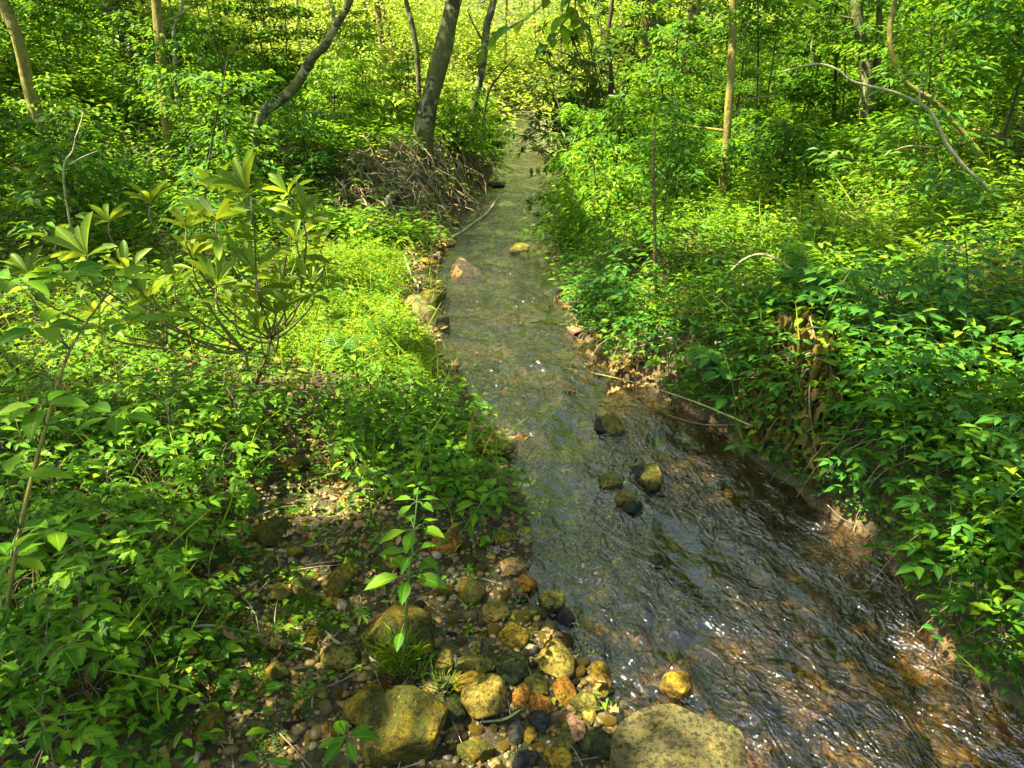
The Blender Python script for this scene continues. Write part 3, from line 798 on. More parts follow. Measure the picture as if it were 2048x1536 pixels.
def tp_elder(seed, h=.34, ll=.055, tpl=L_POINT, pairs=2):
    rng = np.random.default_rng(seed); L = []; S = []
    a0 = rng.uniform(0, 6.28); lean = np.array([math.cos(a0), math.sin(a0), 0]) * .35
    pts = [np.array([0, 0, -.02]), np.array([0, 0, h * .5]) + lean * h * .3, np.array([0, 0, h * .95]) + lean * h * .9]
    cv = crom(pts, 8); S.append((pts, [.003, .0016]))
    for k in range(2, 8):
        for sg in (0, 1):
            a = a0 + k * 1.57 + sg * PI + rng.normal(0, .25)
            d = np.array([math.cos(a), math.sin(a), rng.uniform(-.05, .35)])
            b1 = cv[k] + unit(d) * ll * .5; S.append(([cv[k], b1], .001))
            compound(L, b1 - unit(d) * ll * .3, d * [1, 1, .3], pairs if rng.random() < .75 else 1, ll * rng.uniform(.7, 1.05), tpl, rng, .5)
    return bake(L, rng), bake_stems(S)
def tp_jewel(seed, h=.33, ll=.06, tpl=L_OVAL):
    rng = np.random.default_rng(seed); L = []; S = []
    pts = [np.array([0, 0, -.02]), np.array([rng.normal(0, .012), rng.normal(0, .012), h * .5]), np.array([rng.normal(0, .03), rng.normal(0, .03), h])]
    cv = crom(pts, 9); S.append((pts, [.0035, .0018]))
    for k in range(3, 9):
        m = 2 if k < 7 else 4
        for j in range(m):
            a = k * 1.4 + j * 2 * PI / m + rng.normal(0, .3); el = rng.uniform(0, .5)
            d = np.array([math.cos(a) * math.cos(el), math.sin(a) * math.cos(el), math.sin(el)])
            b1 = cv[k] + d * ll * rng.uniform(.4, .9); S.append(([cv[k], b1], .0009))
            L.append((b1, d * [1, 1, .1] - UPV * .1, UPV + rng.normal(0, .22, 3), ll * rng.uniform(.65, 1.1) * (1.1 if k < 7 else .8), .56, tpl))
    return bake(L, rng), bake_stems(S)
def tp_low(seed, n=14, r=.1, h=.09, ll=.035, tpl=L_MID, wr=.55):
    """low rosette / seedling clump"""
    rng = np.random.default_rng(seed); L = []
    for k in range(n):
        a = rng.uniform(0, 6.28); q = math.sqrt(rng.uniform(0, 1)) * r
        b = np.array([math.cos(a) * q, math.sin(a) * q, h * rng.uniform(.3, 1)])
        a2 = a + rng.normal(0, .8)
        L.append((b, np.array([math.cos(a2), math.sin(a2), rng.uniform(-.2, .35)]), UPV + rng.normal(0, .3, 3), ll * rng.uniform(.6, 1.2), wr, tpl))
    return bake(L, rng).get()
def merged(t):
    (V, T, A), (V2, T2, A2) = t[0].get(), t[1].get()
    return V, T, A

# ---- where carpets grow (zones in world, tested by what the photograph shows there)
def wedge(rg, n, y0, y1, pw=1.0, pad=1.15):
    """random ground points inside the viewed wedge, thinning with distance"""
    Y = y0 + (y1 - y0) * rg.uniform(0, 1, n) ** pw
    X = rg.uniform(-1, 1, n) * (Y * .80 * pad + .35)
    return np.stack([X, Y, terr(X, Y)], 1)
GRAVZ = [(430, 1600), (425, 1330), (450, 1130), (480, 1000), (560, 920), (660, 960), (760, 1010), (900, 1060), (1040, 1020), (1060, 1140), (1100, 1260), (1250, 1400), (1300, 1600)]
TOOTHZ = [(-400, 1700), (-400, 880), (250, 860), (420, 800), (560, 840), (520, 960), (460, 1010), (450, 1120), (440, 1250), (330, 1330), (250, 1440), (140, 1480), (100, 1700)]
TOOTHLOW = [(180, 960), (380, 930), (440, 1080), (420, 1200), (340, 1250), (240, 1120)]
GRASSZ = [(520, 640), (540, 560), (600, 490), (700, 465), (780, 480), (800, 540), (790, 620), (845, 690), (860, 760), (760, 750), (600, 720), (520, 690)]
JEWZ = [(640, 850), (700, 800), (860, 800), (900, 870), (960, 950), (1010, 1020), (900, 1040), (730, 1010), (650, 940)]
ROOTZ = [(640, 460), (640, 380), (740, 330), (860, 300), (960, 330), (975, 380), (930, 450), (860, 490), (760, 470)]
LITTERZ = [(0, 330), (150, 320), (180, 420), (60, 480), (0, 440)]
def side(P): return np.where(P[:, 0] < Lx(P[:, 1]), -1, np.where(P[:, 0] > Rx(P[:, 1]), 1, 0))
def in_front(P, margin=.0):
    px, py, zc = proj(P); return (zc > .3) & (px > -160) & (px < 2210) & (py < 1700) & (py > -100)

def field(name, label, m, tpls, P, size, seed, rz=None, tilt=.25, jit=.2, sj=.22):
    rg = np.random.default_rng(seed); mb = MB()
    for k, t in enumerate(tpls):
        q = P[k::len(tpls)]
        if len(q) == 0: continue
        s_ = np.clip(rg.normal(size, size * sj, len(q)), size * .4, size * 1.8) if not hasattr(size, '__len__') else size[k::len(tpls)]
        V, T, A = spread(t, q, rg.uniform(0, 6.28, len(q)), s_, rg, tilt, jit); mb.add(V, T, A)
    o = obj(name, mb, m); tag(o, label, name.replace('_', ' '), kind='stuff'); return o

def individuals(name, label, cat, group, tpls, leafm, stemm, P, size, seed):
    """each plant a thing: an Empty with its stems and its foliage"""
    rg = np.random.default_rng(seed); protos = []
    for k, (Lf, St) in enumerate(tpls):
        if k >= len(P): break
        t = thing(name, label, cat, (0, 0, 0), group)
        obj('foliage', Lf, leafm, t); obj('stem', St, stemm, t); protos.append(t)
    used = set()
    for i, p in enumerate(P):
        k = i % len(protos); s_ = float(np.clip(rg.normal(size, size * .2), size * .55, size * 1.5)); rz = float(rg.uniform(0, 6.28))
        if k in used: dup(protos[k], tuple(map(float, p)), rz, s_)
        else:
            used.add(k); o = protos[k]; o.location = tuple(map(float, p)); o.rotation_euler = (0, 0, rz); o.scale = (s_,) * 3
def thin(P, rg, d):
    """drop points closer than d to an earlier one"""
    keep = []; cells = {}
    for i, p in enumerate(P):
        c = (int(p[0] // d), int(p[1] // d)); ok = True
        for a in (-1, 0, 1):
            for b in (-1, 0, 1):
                for j in cells.get((c[0] + a, c[1] + b), ()):
                    if (P[j, 0] - p[0]) ** 2 + (P[j, 1] - p[1]) ** 2 < d * d: ok = False
        if ok: keep.append(i); cells.setdefault(c, []).append(i)
    return P[keep]

rg = np.random.default_rng(11)
# near left: toothed three-part leaves
P = wedge(rg, 9000, 1.05, 3.6); px, py, zc = proj(P); sd = side(P)
k = inpoly(px, py, TOOTHZ) & (sd < 0) & in_front(P) & ~(inpoly(px, py, TOOTHLOW) & (rg.uniform(0, 1, len(P)) < .35))
PY = thin(P[k], rg, .085)[:300]
individuals('yellowroot_plant', 'low plant with bright green toothed leaflets carpeting the shaded lower left bank', 'plant', 'toothed green plants carpeting the lower left bank',
            [tp_yellowroot(20 + i, h=.13 + .03 * i) for i in range(5)], M_HERB, M_STEMB, PY, 1.0, 12)
# waterside patch of oval-leaved herbs
P = wedge(rg, 6000, 2.0, 4.6); px, py, zc = proj(P); sd = side(P)
k = inpoly(px, py, JEWZ) & (sd < 0)
PJ = thin(P[k], rg, .085)[:130]
individuals('jewelweed_plant', 'slim upright herb with oval leaves in the dense patch between gravel and stream', 'plant', 'oval leaved herbs by the waterline',
            [tp_jewel(40 + i, h=.16 + .035 * i, ll=.052) for i in range(4)], M_HERB, M_STEMG, PJ, .9, 13)
# near right: arching compound-leaved plants
P = wedge(rg, 9000, 1.4, 5.2); px, py, zc = proj(P); sd = side(P); dr = P[:, 0] - Rx(P[:, 1])
k = (sd > 0) & (dr > .02) & (py > 640) & (px > 1380) & (px < 2200) & ~inpoly(px, py, [(1380, 640), (1650, 700), (1700, 960), (1500, 950), (1400, 800)])
Ye = rg.uniform(1.5, 5.0, 220); Pe = np.stack([Rx(Ye) + rg.uniform(.01, .2, 220), Ye, Ye * 0], 1); Pe[:, 2] = np.maximum(terr(Pe[:, 0], Ye), .1); pxe = proj(Pe)[0]
PE = thin(np.concatenate([Pe[pxe < 2150], P[k]]), rg, .10)[:300]
individuals('elder_seedling', 'arching green plant with paired pointed leaflets crowding the right bank', 'plant', 'compound leaved plants crowding the near right bank',
            [tp_elder(60 + i, h=.26 + .04 * i) for i in range(5)], M_BLUE, M_STEMG, PE, 1.0, 14)

# carpets: low ground cover everywhere on both banks
tl = [tp_low(80 + i, 17, .13, [.14, .08, .18, .10, .22, .06][i], [.045, .028, .055, .035, .05, .022][i], [L_MID, L_MID, L_LONG, L_POINT, L_TOOTH, L_MID][i], [.55, .7, .26, .5, .55, .8][i]) for i in range(6)]
tlf = [tp_low(90 + i, 12, .16, .18, .06, L_FAR) for i in range(6)]
P = wedge(rg, 16000, 1.1, 7.5, .8); px, py, zc = proj(P); sd = side(P); dr = P[:, 0] - Rx(P[:, 1]); dl = Lx(P[:, 1]) - P[:, 0]
dens = np.where(sd > 0, .75, .5)
dens = np.where(inpoly(px, py, TOOTHZ), .10, dens); dens = np.where((sd < 0) & (dl < .45) & (P[:, 1] > 3.6), .06, dens); dens = np.where(inpoly(px, py, GRAVZ), .035, dens); dens = np.where(inpoly(px, py, [(600, 1320), (1300, 1320), (1400, 1700), (600, 1700)]), .0, dens); dens = np.where(inpoly(px, py, GRASSZ), .25, dens); dens = np.where((sd > 0) & (dr < .12) & (P[:, 1] > 3.6), .2, dens)
dens = np.where(inpoly(px, py, [(0, 560), (380, 600), (620, 720), (640, 900), (400, 960), (0, 900)]), .5, dens)
dens = np.where(inpoly(px, py, [(430, 800), (700, 700), (740, 830), (640, 960), (470, 960)]), .15, dens)
k = (sd != 0) & in_front(P) & (rg.uniform(0, 1, len(P)) < dens) & ((dl > .03) | (dr > .03))
field('ground_cover', 'mixed low green leaves covering both banks near the stream', M_HERB, tl, P[k], 1.0, 21)
P = wedge(rg, 26000, 7.0, 17, 1.0, 1.1); px, py, zc = proj(P); sd = side(P); dr = P[:, 0] - Rx(P[:, 1])
k = (sd != 0) & in_front(P) & ~(inpoly(px, py, ROOTZ) & (rg.uniform(0, 1, len(P)) < .85)) & ~(inpoly(px, py, LITTERZ) & (rg.uniform(0, 1, len(P)) < .7)) & (rg.uniform(0, 1, len(P)) < .75 + .4 * fbm(P[:, 0] * .8, P[:, 1] * .8, 77, 2))
field('woodland_ground_cover', 'green herb layer over the slopes behind', M_SAP, tlf, P[k], 1.25, 22)
Yf = 1.4 + 6.2 * rg.uniform(0, 1, 1500); Pf = np.stack([Rx(Yf) + rg.uniform(.02, .30, 1500), Yf, Yf * 0], 1); Pf[:, 2] = terr(Pf[:, 0], Yf)
Pf = Pf[(Yf < 3.7) | (rg.uniform(0, 1, 1500) < .35)]
field('bank_edge_leaves', 'small leaves draping the edge of the right bank', M_BLUE, [tp_low(140 + i, 12, .07, .07, .032, L_POINT, .5) for i in range(4)], Pf, 1.0, 29)
# thin grass blades and stems rising through the cover
def blades():
    rg = np.random.default_rng(24); P = wedge(rg, 9000, 1.3, 11, .9); px, py, zc = proj(P); k = (side(P) != 0) & in_front(P) & ~inpoly(px, py, GRAVZ) & (fbm(P[:, 0] * 1.3, P[:, 1] * 1.3, 66, 2) > -.1)
    P = P[k]; n = len(P); a = rg.uniform(0, 6.28, n); ln = rg.uniform(.12, .36, n)
    V, T, A = leaves(P, np.stack([np.cos(a) * .6, np.sin(a) * .6, rg.uniform(.6, 1.6, n)], 1), rg.normal(0, 1, (n, 3)), ln, rg.uniform(.004, .009, n), L_BLADE, rg.uniform(0, 1, n))
    o = obj('grass', (V, T, A), M_GRASS); tag(o, 'thin scattered grass blades rising through the leaves on both banks', 'grass', kind='stuff')
blades()
# far slope beyond the bend
P = np.stack([rg.uniform(-14, 14, 9000), rg.uniform(16.5, 38, 9000), np.zeros(9000)], 1); P[:, 2] = terr(P[:, 0], P[:, 1])
k = (side(P) != 0) | (P[:, 1] > 27.5)
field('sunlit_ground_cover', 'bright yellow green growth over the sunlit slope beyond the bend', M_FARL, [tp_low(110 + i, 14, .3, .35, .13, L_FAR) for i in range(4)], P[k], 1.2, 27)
P = wedge(rg, 2600, 1.2, 3.6); px, py, zc = proj(P)
k = (side(P) < 0) & inpoly(px, py, GRAVZ) & (rg.uniform(0, 1, len(P)) < np.where(px < 860, .42, .07)) & (py < 1420)
field('seedlings', 'tiny seedlings sprouting between the stones of the gravel bank', M_HERB, [tp_low(130 + i, 7, .022, .035, .02, L_MID, .6) for i in range(5)], P[k], 1.0, 28)
# creeping bright patch
tg = [tp_low(100 + i, 40, .09, .05, .016, L_FAR, .5) for i in range(5)]
P = wedge(rg, 60000, 2.6, 9.5, 1.0, .6); px, py, zc = proj(P)
k = (side(P) < 0) & inpoly(px, py, GRASSZ) & (fbm(P[:, 0] * 1.7, P[:, 1] * 1.7, 5, 2) > -.35)
field('creeping_herbs', 'short bright creeping herbs on the sunlit flat of the left bank', M_GRASS, tg, P[k][:6000], 1.0, 23)
# moss cushions and tiny seedlings in the gravel
def cushion(cs, n, label, seed):
    rg = np.random.default_rng(seed); Q = []
    for px_, py_, r in cs:
        c = ground(px_, py_); k_ = int(n * r * r / .01)
        a = rg.uniform(0, 6.28, k_); q = rg.uniform(0, 1, k_) ** .6 * r
        Q.append(np.stack([c[0] + np.cos(a) * q, c[1] + np.sin(a) * q, 0 * a], 1))
    Q = np.concatenate(Q); Q[:, 2] = terr(Q[:, 0], Q[:, 1]) + .004
    tm = [tp_low(120 + i, 18, .012, .014, .006, L_FAR, .5) for i in range(3)]
    field('moss', label, M_MOSS, tm, Q, 1.0, seed)
cushion([(585, 1230, .09), (555, 1275, .085), (620, 1215, .06), (520, 1300, .06), (430, 1280, .1), (480, 1110, .09), (470, 1230, .08), (590, 1010, .09), (330, 1460, .08), (540, 1480, .05), (660, 1260, .05), (500, 1370, .08), (450, 1360, .08), (600, 1400, .05), (700, 1120, .05), (600, 1160, .06), (520, 1150, .06)], 120, 'dark green moss cushions between the stones', 31)

# ---- dead leaves and twigs
def litter():
    rg = np.random.default_rng(41)
    def mk(P, size, name, label, seed, tp=L_DRY):
        n = len(P); a = rg.uniform(0, 6.28, n)
        D = np.stack([np.cos(a), np.sin(a), rg.normal(0, .22, n)], 1); Nn = np.array([0, 0, 1.]) + rg.normal(0, .4, (n, 3))
        P = P.copy(); ln = np.clip(rg.normal(size, size * .3, n), size * .4, size * 2); P[:, 2] = terr(P[:, 0], P[:, 1]) + .006 + rg.uniform(0, .012, n)
        V, T, A = leaves(P, D, Nn, ln, ln * rg.uniform(.35, .75, n), tp, rg.uniform(0, 1, n) ** 1.3)
        o = obj(name, (V, T, A), M_DRY); tag(o, label, 'dead leaves', kind='stuff')
    P = wedge(rg, 15000, 1.1, 6.5, .8); px, py, zc = proj(P); sd = side(P)
    k = (sd != 0) & in_front(P)
    gz = inpoly(px, py, [(520, 1700), (560, 1330), (560, 1000), (700, 940), (1040, 1000), (1300, 1700)])
    k &= rg.uniform(0, 1, len(P)) < np.where(gz & (px > 860), .12, np.where(gz, .38, .9))
    mk(P[k], .042, 'leaf_litter', 'brown dead leaves lying under the plants', 1)
    P = wedge(rg, 16000, 6.5, 17, .9); k = (side(P) != 0) & in_front(P)
    mk(P[k], .09, 'woodland_litter', 'pale brown dead leaves over the slopes behind', 2, L_FAR)
    # orange leaves washed against the right waterline
    Q = []
    for px_, py_, r, m in [(1270, 740, .16, 110), (1150, 598, .12, 50), (1310, 700, .10, 30), (1200, 670, .12, 24), (1330, 600, .12, 16), (1010, 870, .05, 12), (1330, 640, .12, 30)]:
        c = onz(px_, py_, .02); Q.append(np.stack([c[0] + rg.normal(0, r, m), c[1] + rg.normal(0, r, m), np.zeros(m)], 1))
    Q = np.concatenate(Q); n = len(Q); a = rg.uniform(0, 6.28, n); Q[:, 2] = np.maximum(terr(Q[:, 0], Q[:, 1]), -.02) + .012
    V, T, A = leaves(Q, np.stack([np.cos(a), np.sin(a), rg.normal(0, .2, n)], 1), UPV + rg.normal(0, .3, (n, 3)), rg.uniform(.05, .1, n), rg.uniform(.03, .06, n), L_DRY, rg.uniform(.35, 1, n))
    o = obj('washed_up_leaves', (V, T, A), M_DRY); tag(o, 'orange and tan leaves washed up along the right waterline', 'dead leaves', kind='stuff')
litter()
def twigs():
    rg = np.random.default_rng(43); mb = MB()
    P = wedge(rg, 2600, 1.1, 9, .8, 1.0); px, py, zc = proj(P); k = (side(P) != 0) & in_front(P); P = P[k]
    # extra along the undercut roots
    for p in P:
        L = rg.uniform(.04, .22); a = rg.uniform(0, 6.28); d = np.array([math.cos(a), math.sin(a), 0]) * L
        q0 = p; q1 = p + d; q1[2] = float(terr(q1[0], q1[1])); m = (q0 + q1) / 2 + rg.normal(0, L * .06, 3)
        q = np.array([q0, m, q1]); q[:, 2] += .012
        V, T = tube(q, [rg.uniform(.0012, .003), .0008], 4, 5, cap=False); mb.add(V, T)
    o = obj('twig_litter', mb, M_TWIG); tag(o, 'thin dead twigs scattered over the banks', 'twigs', kind='stuff')
twigs()
def roots():
    rg = np.random.default_rng(47); mb = MB()
    for i in range(520):
        py = rg.uniform(345, 470); Y = onz(940, py)[1]
        t = rg.uniform(0, 1)
        L = float(Lx(Y)) ; x0 = L - rg.uniform(.1, 1.3 if Y < 9.6 else .8); z0 = float(terr(x0, Y)) + rg.uniform(0, .25)
        ln = rg.uniform(.25, .8); dx = rg.normal(.25, .3); dy = rg.normal(-.15, .35)
        p0 = np.array([x0, Y, z0]); p2 = p0 + np.array([dx, dy, 0]) * ln; p2[2] = max(float(terr(p2[0], p2[1])), .0) + rg.uniform(0, .05)
        p1 = (p0 + p2) / 2 + np.array([rg.normal(0, .06), rg.normal(0, .06), rg.uniform(-.02, .12)])
        V, T = tube([p0, p1, p2], [rg.uniform(.006, .015), .003], 4, 7, cap=False); mb.add(V, T)
    o = obj('exposed_roots', mb, M_ROOT); tag(o, 'tangle of pale exposed roots hanging down the left bank under the leaning tree', 'roots', kind='stuff')
    mb = MB()
    for i in range(110):   # hair roots under the right bank edge
        Y = rg.uniform(2.0, 7.0); x0 = float(Rx(Y)) + rg.uniform(.12, .4); z0 = float(terr(x0, Y)) + .02
        p0 = np.array([x0, Y, z0]); p2 = p0 + np.array([-rg.uniform(.1, .35), rg.normal(0, .1), 0]); p2[2] = max(0.0, z0 - rg.uniform(.15, .35))
        V, T = tube([p0, (p0 + p2) / 2 + [-.05, 0, .05], p2], [.003, .001], 4, 6, cap=False); mb.add(V, T)
    o = obj('hanging_rootlets', mb, M_TWIG); tag(o, 'thin rootlets and dry stems trailing from the right bank', 'roots', kind='stuff')
roots()

# ---------------------------------------------------------------- sticks, logs, branches on the ground
def stick(name, pxs, r, m, label, cat='stick', lift=.015, sides=8, n=14, side_t=(), flat=None, rough=.15):
    pts = []
    for q in pxs:
        z = q[2] if len(q) > 2 else None
        pts.append(onz(q[0], q[1], z) if z is not None else ground(q[0], q[1], 0) + [0, 0, lift])
    pts = np.array(pts); t = thing(name, label, cat, pts[0]) if side_t else None
    V, T = tube(pts, r, sides, n, rough, 3)
    mb = MB(); mb.add(V, T)
    if not side_t:
        o = obj(name, mb, m, loc=pts[0]); tag(o, label, cat); return o
    obj('main_stem', mb, m, t)
    cv = crom(pts, 30)
    for f, dx, dy, dz, rr in side_t:
        p = cv[int(f * 29)]; d = np.array([dx, dy, dz]); mb = MB(); V, T = tube([p, p + d * .5 + rng.normal(0, .01, 3), p + d], [rr, rr * .4], 6, 7); mb.add(V, T); obj('twig', mb, m, t)
    return t
stick('fallen_branch', [(905, 477, .02), (940, 452, .10), (975, 425, .20), (1000, 390, .36)], [.022, .02, .012], B_PALE, 'long bare branch leaning from the left bank out over the stream', 'branch')
stick('long_twig', [(385, 1262), (430, 1260), (500, 1275), (560, 1290), (625, 1308)], [.005, .007, .004], B_PALE, 'long pale twig lying across the moss in the gravel', 'twig', side_t=[(.75, -.03, .14, .05, .002), (.6, -.08, .1, .03, .002)])
stick('twig', [(652, 1270), (680, 1296), (715, 1310), (770, 1340)], [.004, .006, .004], B_PALE, 'knobbly pale twig ending against the large rounded boulder', 'twig', side_t=[(.2, .02, .10, .04, .002), (.55, -.04, -.02, .02, .0025)])
stick('broken_stick', [(392, 1536), (402, 1490), (398, 1430)], [.007, .009, .006], B_PALE, 'pale broken stick standing against the shaded mossy stone', 'stick', side_t=[(.9, -.02, .03, .03, .006)])
stick('bent_twig', [(398, 1150), (450, 1175), (500, 1215), (505, 1240)], [.004, .003], B_PALE, 'forked light twig lying on dead leaves left of the gravel', 'twig', side_t=[(.3, .03, .12, .03, .002), (.6, .06, .08, .02, .002)])
stick('rotten_stick', [(445, 1220), (490, 1190), (530, 1160)], [.007, .006], B_LOG, 'short dark stick resting between mossy stones', 'stick')
stick('driftwood_sliver', [(530, 1106), (560, 1108), (582, 1110)], [.004, .009, .003], B_PALE, 'grey sliver of wood lying below the broad mossy boulder', 'driftwood')
stick('white_twig', [(960, 1452), (1010, 1446), (1040, 1428)], [.003, .004, .002], B_PALE, 'small white forked twig between the heart shaped and charcoal stones', 'twig', side_t=[(.1, -.02, .03, .01, .002)])
stick('bleached_stick', [(765, 430), (780, 405), (800, 392)], [.03, .045, .03], B_PALE, 'short bleached slab of wood against the root tangle', 'stick', lift=.05)
stick('bank_stick', [(808, 520), (822, 555), (836, 580), (838, 600)], [.012, .010, .007], B_PALE, 'curved pale stick reaching down to the rounded boulder', 'stick', lift=.04)
stick('mossy_log', [(392, 846), (470, 842), (552, 850)], [.022, .028, .018], B_LOG, 'half rotten log with yellow moss lying among toothed leaves', 'log', lift=.02)
stick('rotting_log', [(560, 782), (650, 808), (750, 812)], [.014, .02, .014], B_LOG, 'thin rotting log behind the patch of oval leaved herbs', 'log', lift=.02)
stick('curved_branch', [(440, 850), (470, 815), (500, 808), (545, 795)], [.006, .007, .004], B_BROWN, 'thin brown curved branch above the half rotten log', 'branch', lift=.03)
stick('brown_branch', [(360, 760), (410, 728), (450, 710), (500, 695)], [.010, .012, .007], B_BROWN, 'smooth brown branch lying under the rhododendron', 'branch', lift=.04)
stick('pale_branch', [(130, 500), (240, 470), (330, 440)], [.014, .018, .010], B_PALE, 'weathered pale branch lying on the litter behind the rhododendron', 'branch', lift=.06)
stick('stream_log', [(826, 605, .07), (848, 625, .05), (885, 648, .03)], [.075, .085, .06], B_LOG, 'short mossy log with its blunt end in the stream by the rounded boulder', 'log', n=18, sides=16, rough=.2)
stick('cane', [(1128, 735, .02), (1250, 760, .10), (1380, 800, .16), (1500, 850, .22)], [.0015, .003, .0045], stem_mat('yellow_green_stem', (.18, .22, .05), (.32, .36, .10)), 'long straight yellow green stem reaching out low over the stream', 'cane')
stick('dry_grass', [(1335, 830, .01), (1400, 848, .03), (1480, 850, .10)], [.0015, .003], M_TWIG, 'thin dry grass stalk dipping to the water below the long straight stem', 'stem', sides=5)
stick('drowned_twig', [(1345, 1010, .01), (1375, 1060, .0), (1420, 1110, -.01)], [.003, .002], B_DARK, 'dark bent twig lying on the water in midstream', 'twig', sides=5)
stick('looping_twig', [(1655, 1010, .12), (1690, 1040, .08), (1760, 1060, .10)], [.002, .003], M_TWIG, 'dry looping stem hanging below the right bank leaves', 'stem', sides=5)
# the leaning wedge of wood in the stream
def wedge_log():
    c = onz(935, 548, .0)
    nx, ny = 14, 10; V = []; T = []
    V, T = ico(4); V = V.copy()
    m = np.abs(V).max(1, keepdims=True); V = V / m * .72 + V * .28            # towards a block
    x = V[:, 0]; top = .13 - .075 * (x + 1) + .02 * np.sin(V[:, 1] * 3)
    z = np.where(V[:, 2] > 0, V[:, 2] * top, V[:, 2] * .08)
    W = np.stack([x * .13, V[:, 1] * (.10 - .02 * x) + .03 * z / .1, z], 1)
    W += .008 * fbm(W[:, 0] * 30, W[:, 1] * 30, 6, 3, W[:, 2] * 8)[:, None]
    W = rot_z(W, -.35)
    o = obj('broken_stump', (W + c, T, None), B_STUMP, loc=c); tag(o, 'broken wedge of dark stump lying in the stream left of centre', 'stump')
wedge_log()

# ---------------------------------------------------------------- ferns
def fern(px, py, ln, n, label, mat_=M_FERN, spreadv=1.0, aim=None):
    b = ground(px, py); t = thing('fern', label, 'fern', b)
    rg = np.random.default_rng(int(px))
    for i in range(n):
        a = (aim if aim is not None else 1.57) + (i - (n - 1) / 2) * spreadv * 2.2 / max(1, n - 1) if n > 1 else (aim or 1.57)
        L = ln * rg.uniform(.8, 1.1); d = np.array([math.cos(a), math.sin(a), 0])
        pts = crom([b, b + d * L * .35 + UPV * L * .55, b + d * L * .95 + UPV * L * .5], 24)
        mb = MB(); tg = unit(np.gradient(pts, axis=0))
        Pp, Dd, Nn, Ll = [], [], [], []
        for k in range(3, 24):
            f = k / 23; l = L * .26 * math.sin(PI * min(1, .12 + f * .88)) ** .8 * (1.15 - f * .5)
            s_ = unit(np.cross(UPV, tg[k]))
            for sg in (1, -1):
                for h_ in ((0,) if ln < .3 else (0, .5)):
                    q = pts[k] + tg[k] * L * .02 * h_ * 2
                    Pp.append(q); Dd.append(s_ * sg + tg[k] * .35 - UPV * .05); Nn.append(UPV + rg.normal(0, .1, 3)); Ll.append(l)
        V, T, A = leaves(Pp, Dd, Nn, np.array(Ll), np.array(Ll) * .20 + .003, L_MID, rg.uniform(.2, .8, len(Pp)))
        mb.add(V, T, A); obj('frond', mb, mat_, t)
        mb = MB(); V, T = tube(pts, [.0025, .0008], 4, cap=False); mb.add(V, T); obj('frond_stalk', mb, M_STEMG, t)
fern(1625, 600, .42, 1, 'single upright bright fern frond on the right slope', aim=1.75)
fern(1670, 640, .38, 4, 'dark feathery fern with several fronds on the right slope', aim=2.2)
fern(1450, 770, .33, 3, 'low fern with fronds spreading over the right bank edge', aim=3.4)
fern(672, 730, .26, 3, 'small bluish fern on the left bank by the creeping herbs', M_BLUE, aim=.6)
fern(1560, 640, .26, 2, 'little lacy fern among leaves below the single frond', aim=1.2)

# ---------------------------------------------------------------- rhododendron with big leaf whorls (foreground left)
def whorl(mb, c, ax, n, ln, rg, el=(.35, .75), wr=.27, tpl=L_LONG):
    ax = unit(ax); a_ = unit(np.cross(ax, [0.3, .1, .9]) if abs(ax[2]) < .9 else np.array([1., 0, 0])); b_ = np.cross(ax, a_)
    P, D, Nn, Ls = [], [], [], []
    for k in range(n):
        th = k * 2.399 + rg.normal(0, .15); e = rg.uniform(*el); e = e + .25 * (k / n)
        d = (a_ * math.cos(th) + b_ * math.sin(th)) * math.cos(e) + ax * math.sin(e)
        P.append(c + ax * .012 * (k / n)); D.append(d); Nn.append(ax * 1.0 - d * .2 + rg.normal(0, .1, 3)); Ls.append(ln * rg.uniform(.72, 1.08))
    Ls = np.array(Ls); V, T, A = leaves(P, D, Nn, Ls, Ls * wr * rg.uniform(.9, 1.15, n), tpl, rg.uniform(.15, .95, n)); mb.add(V, T, A)
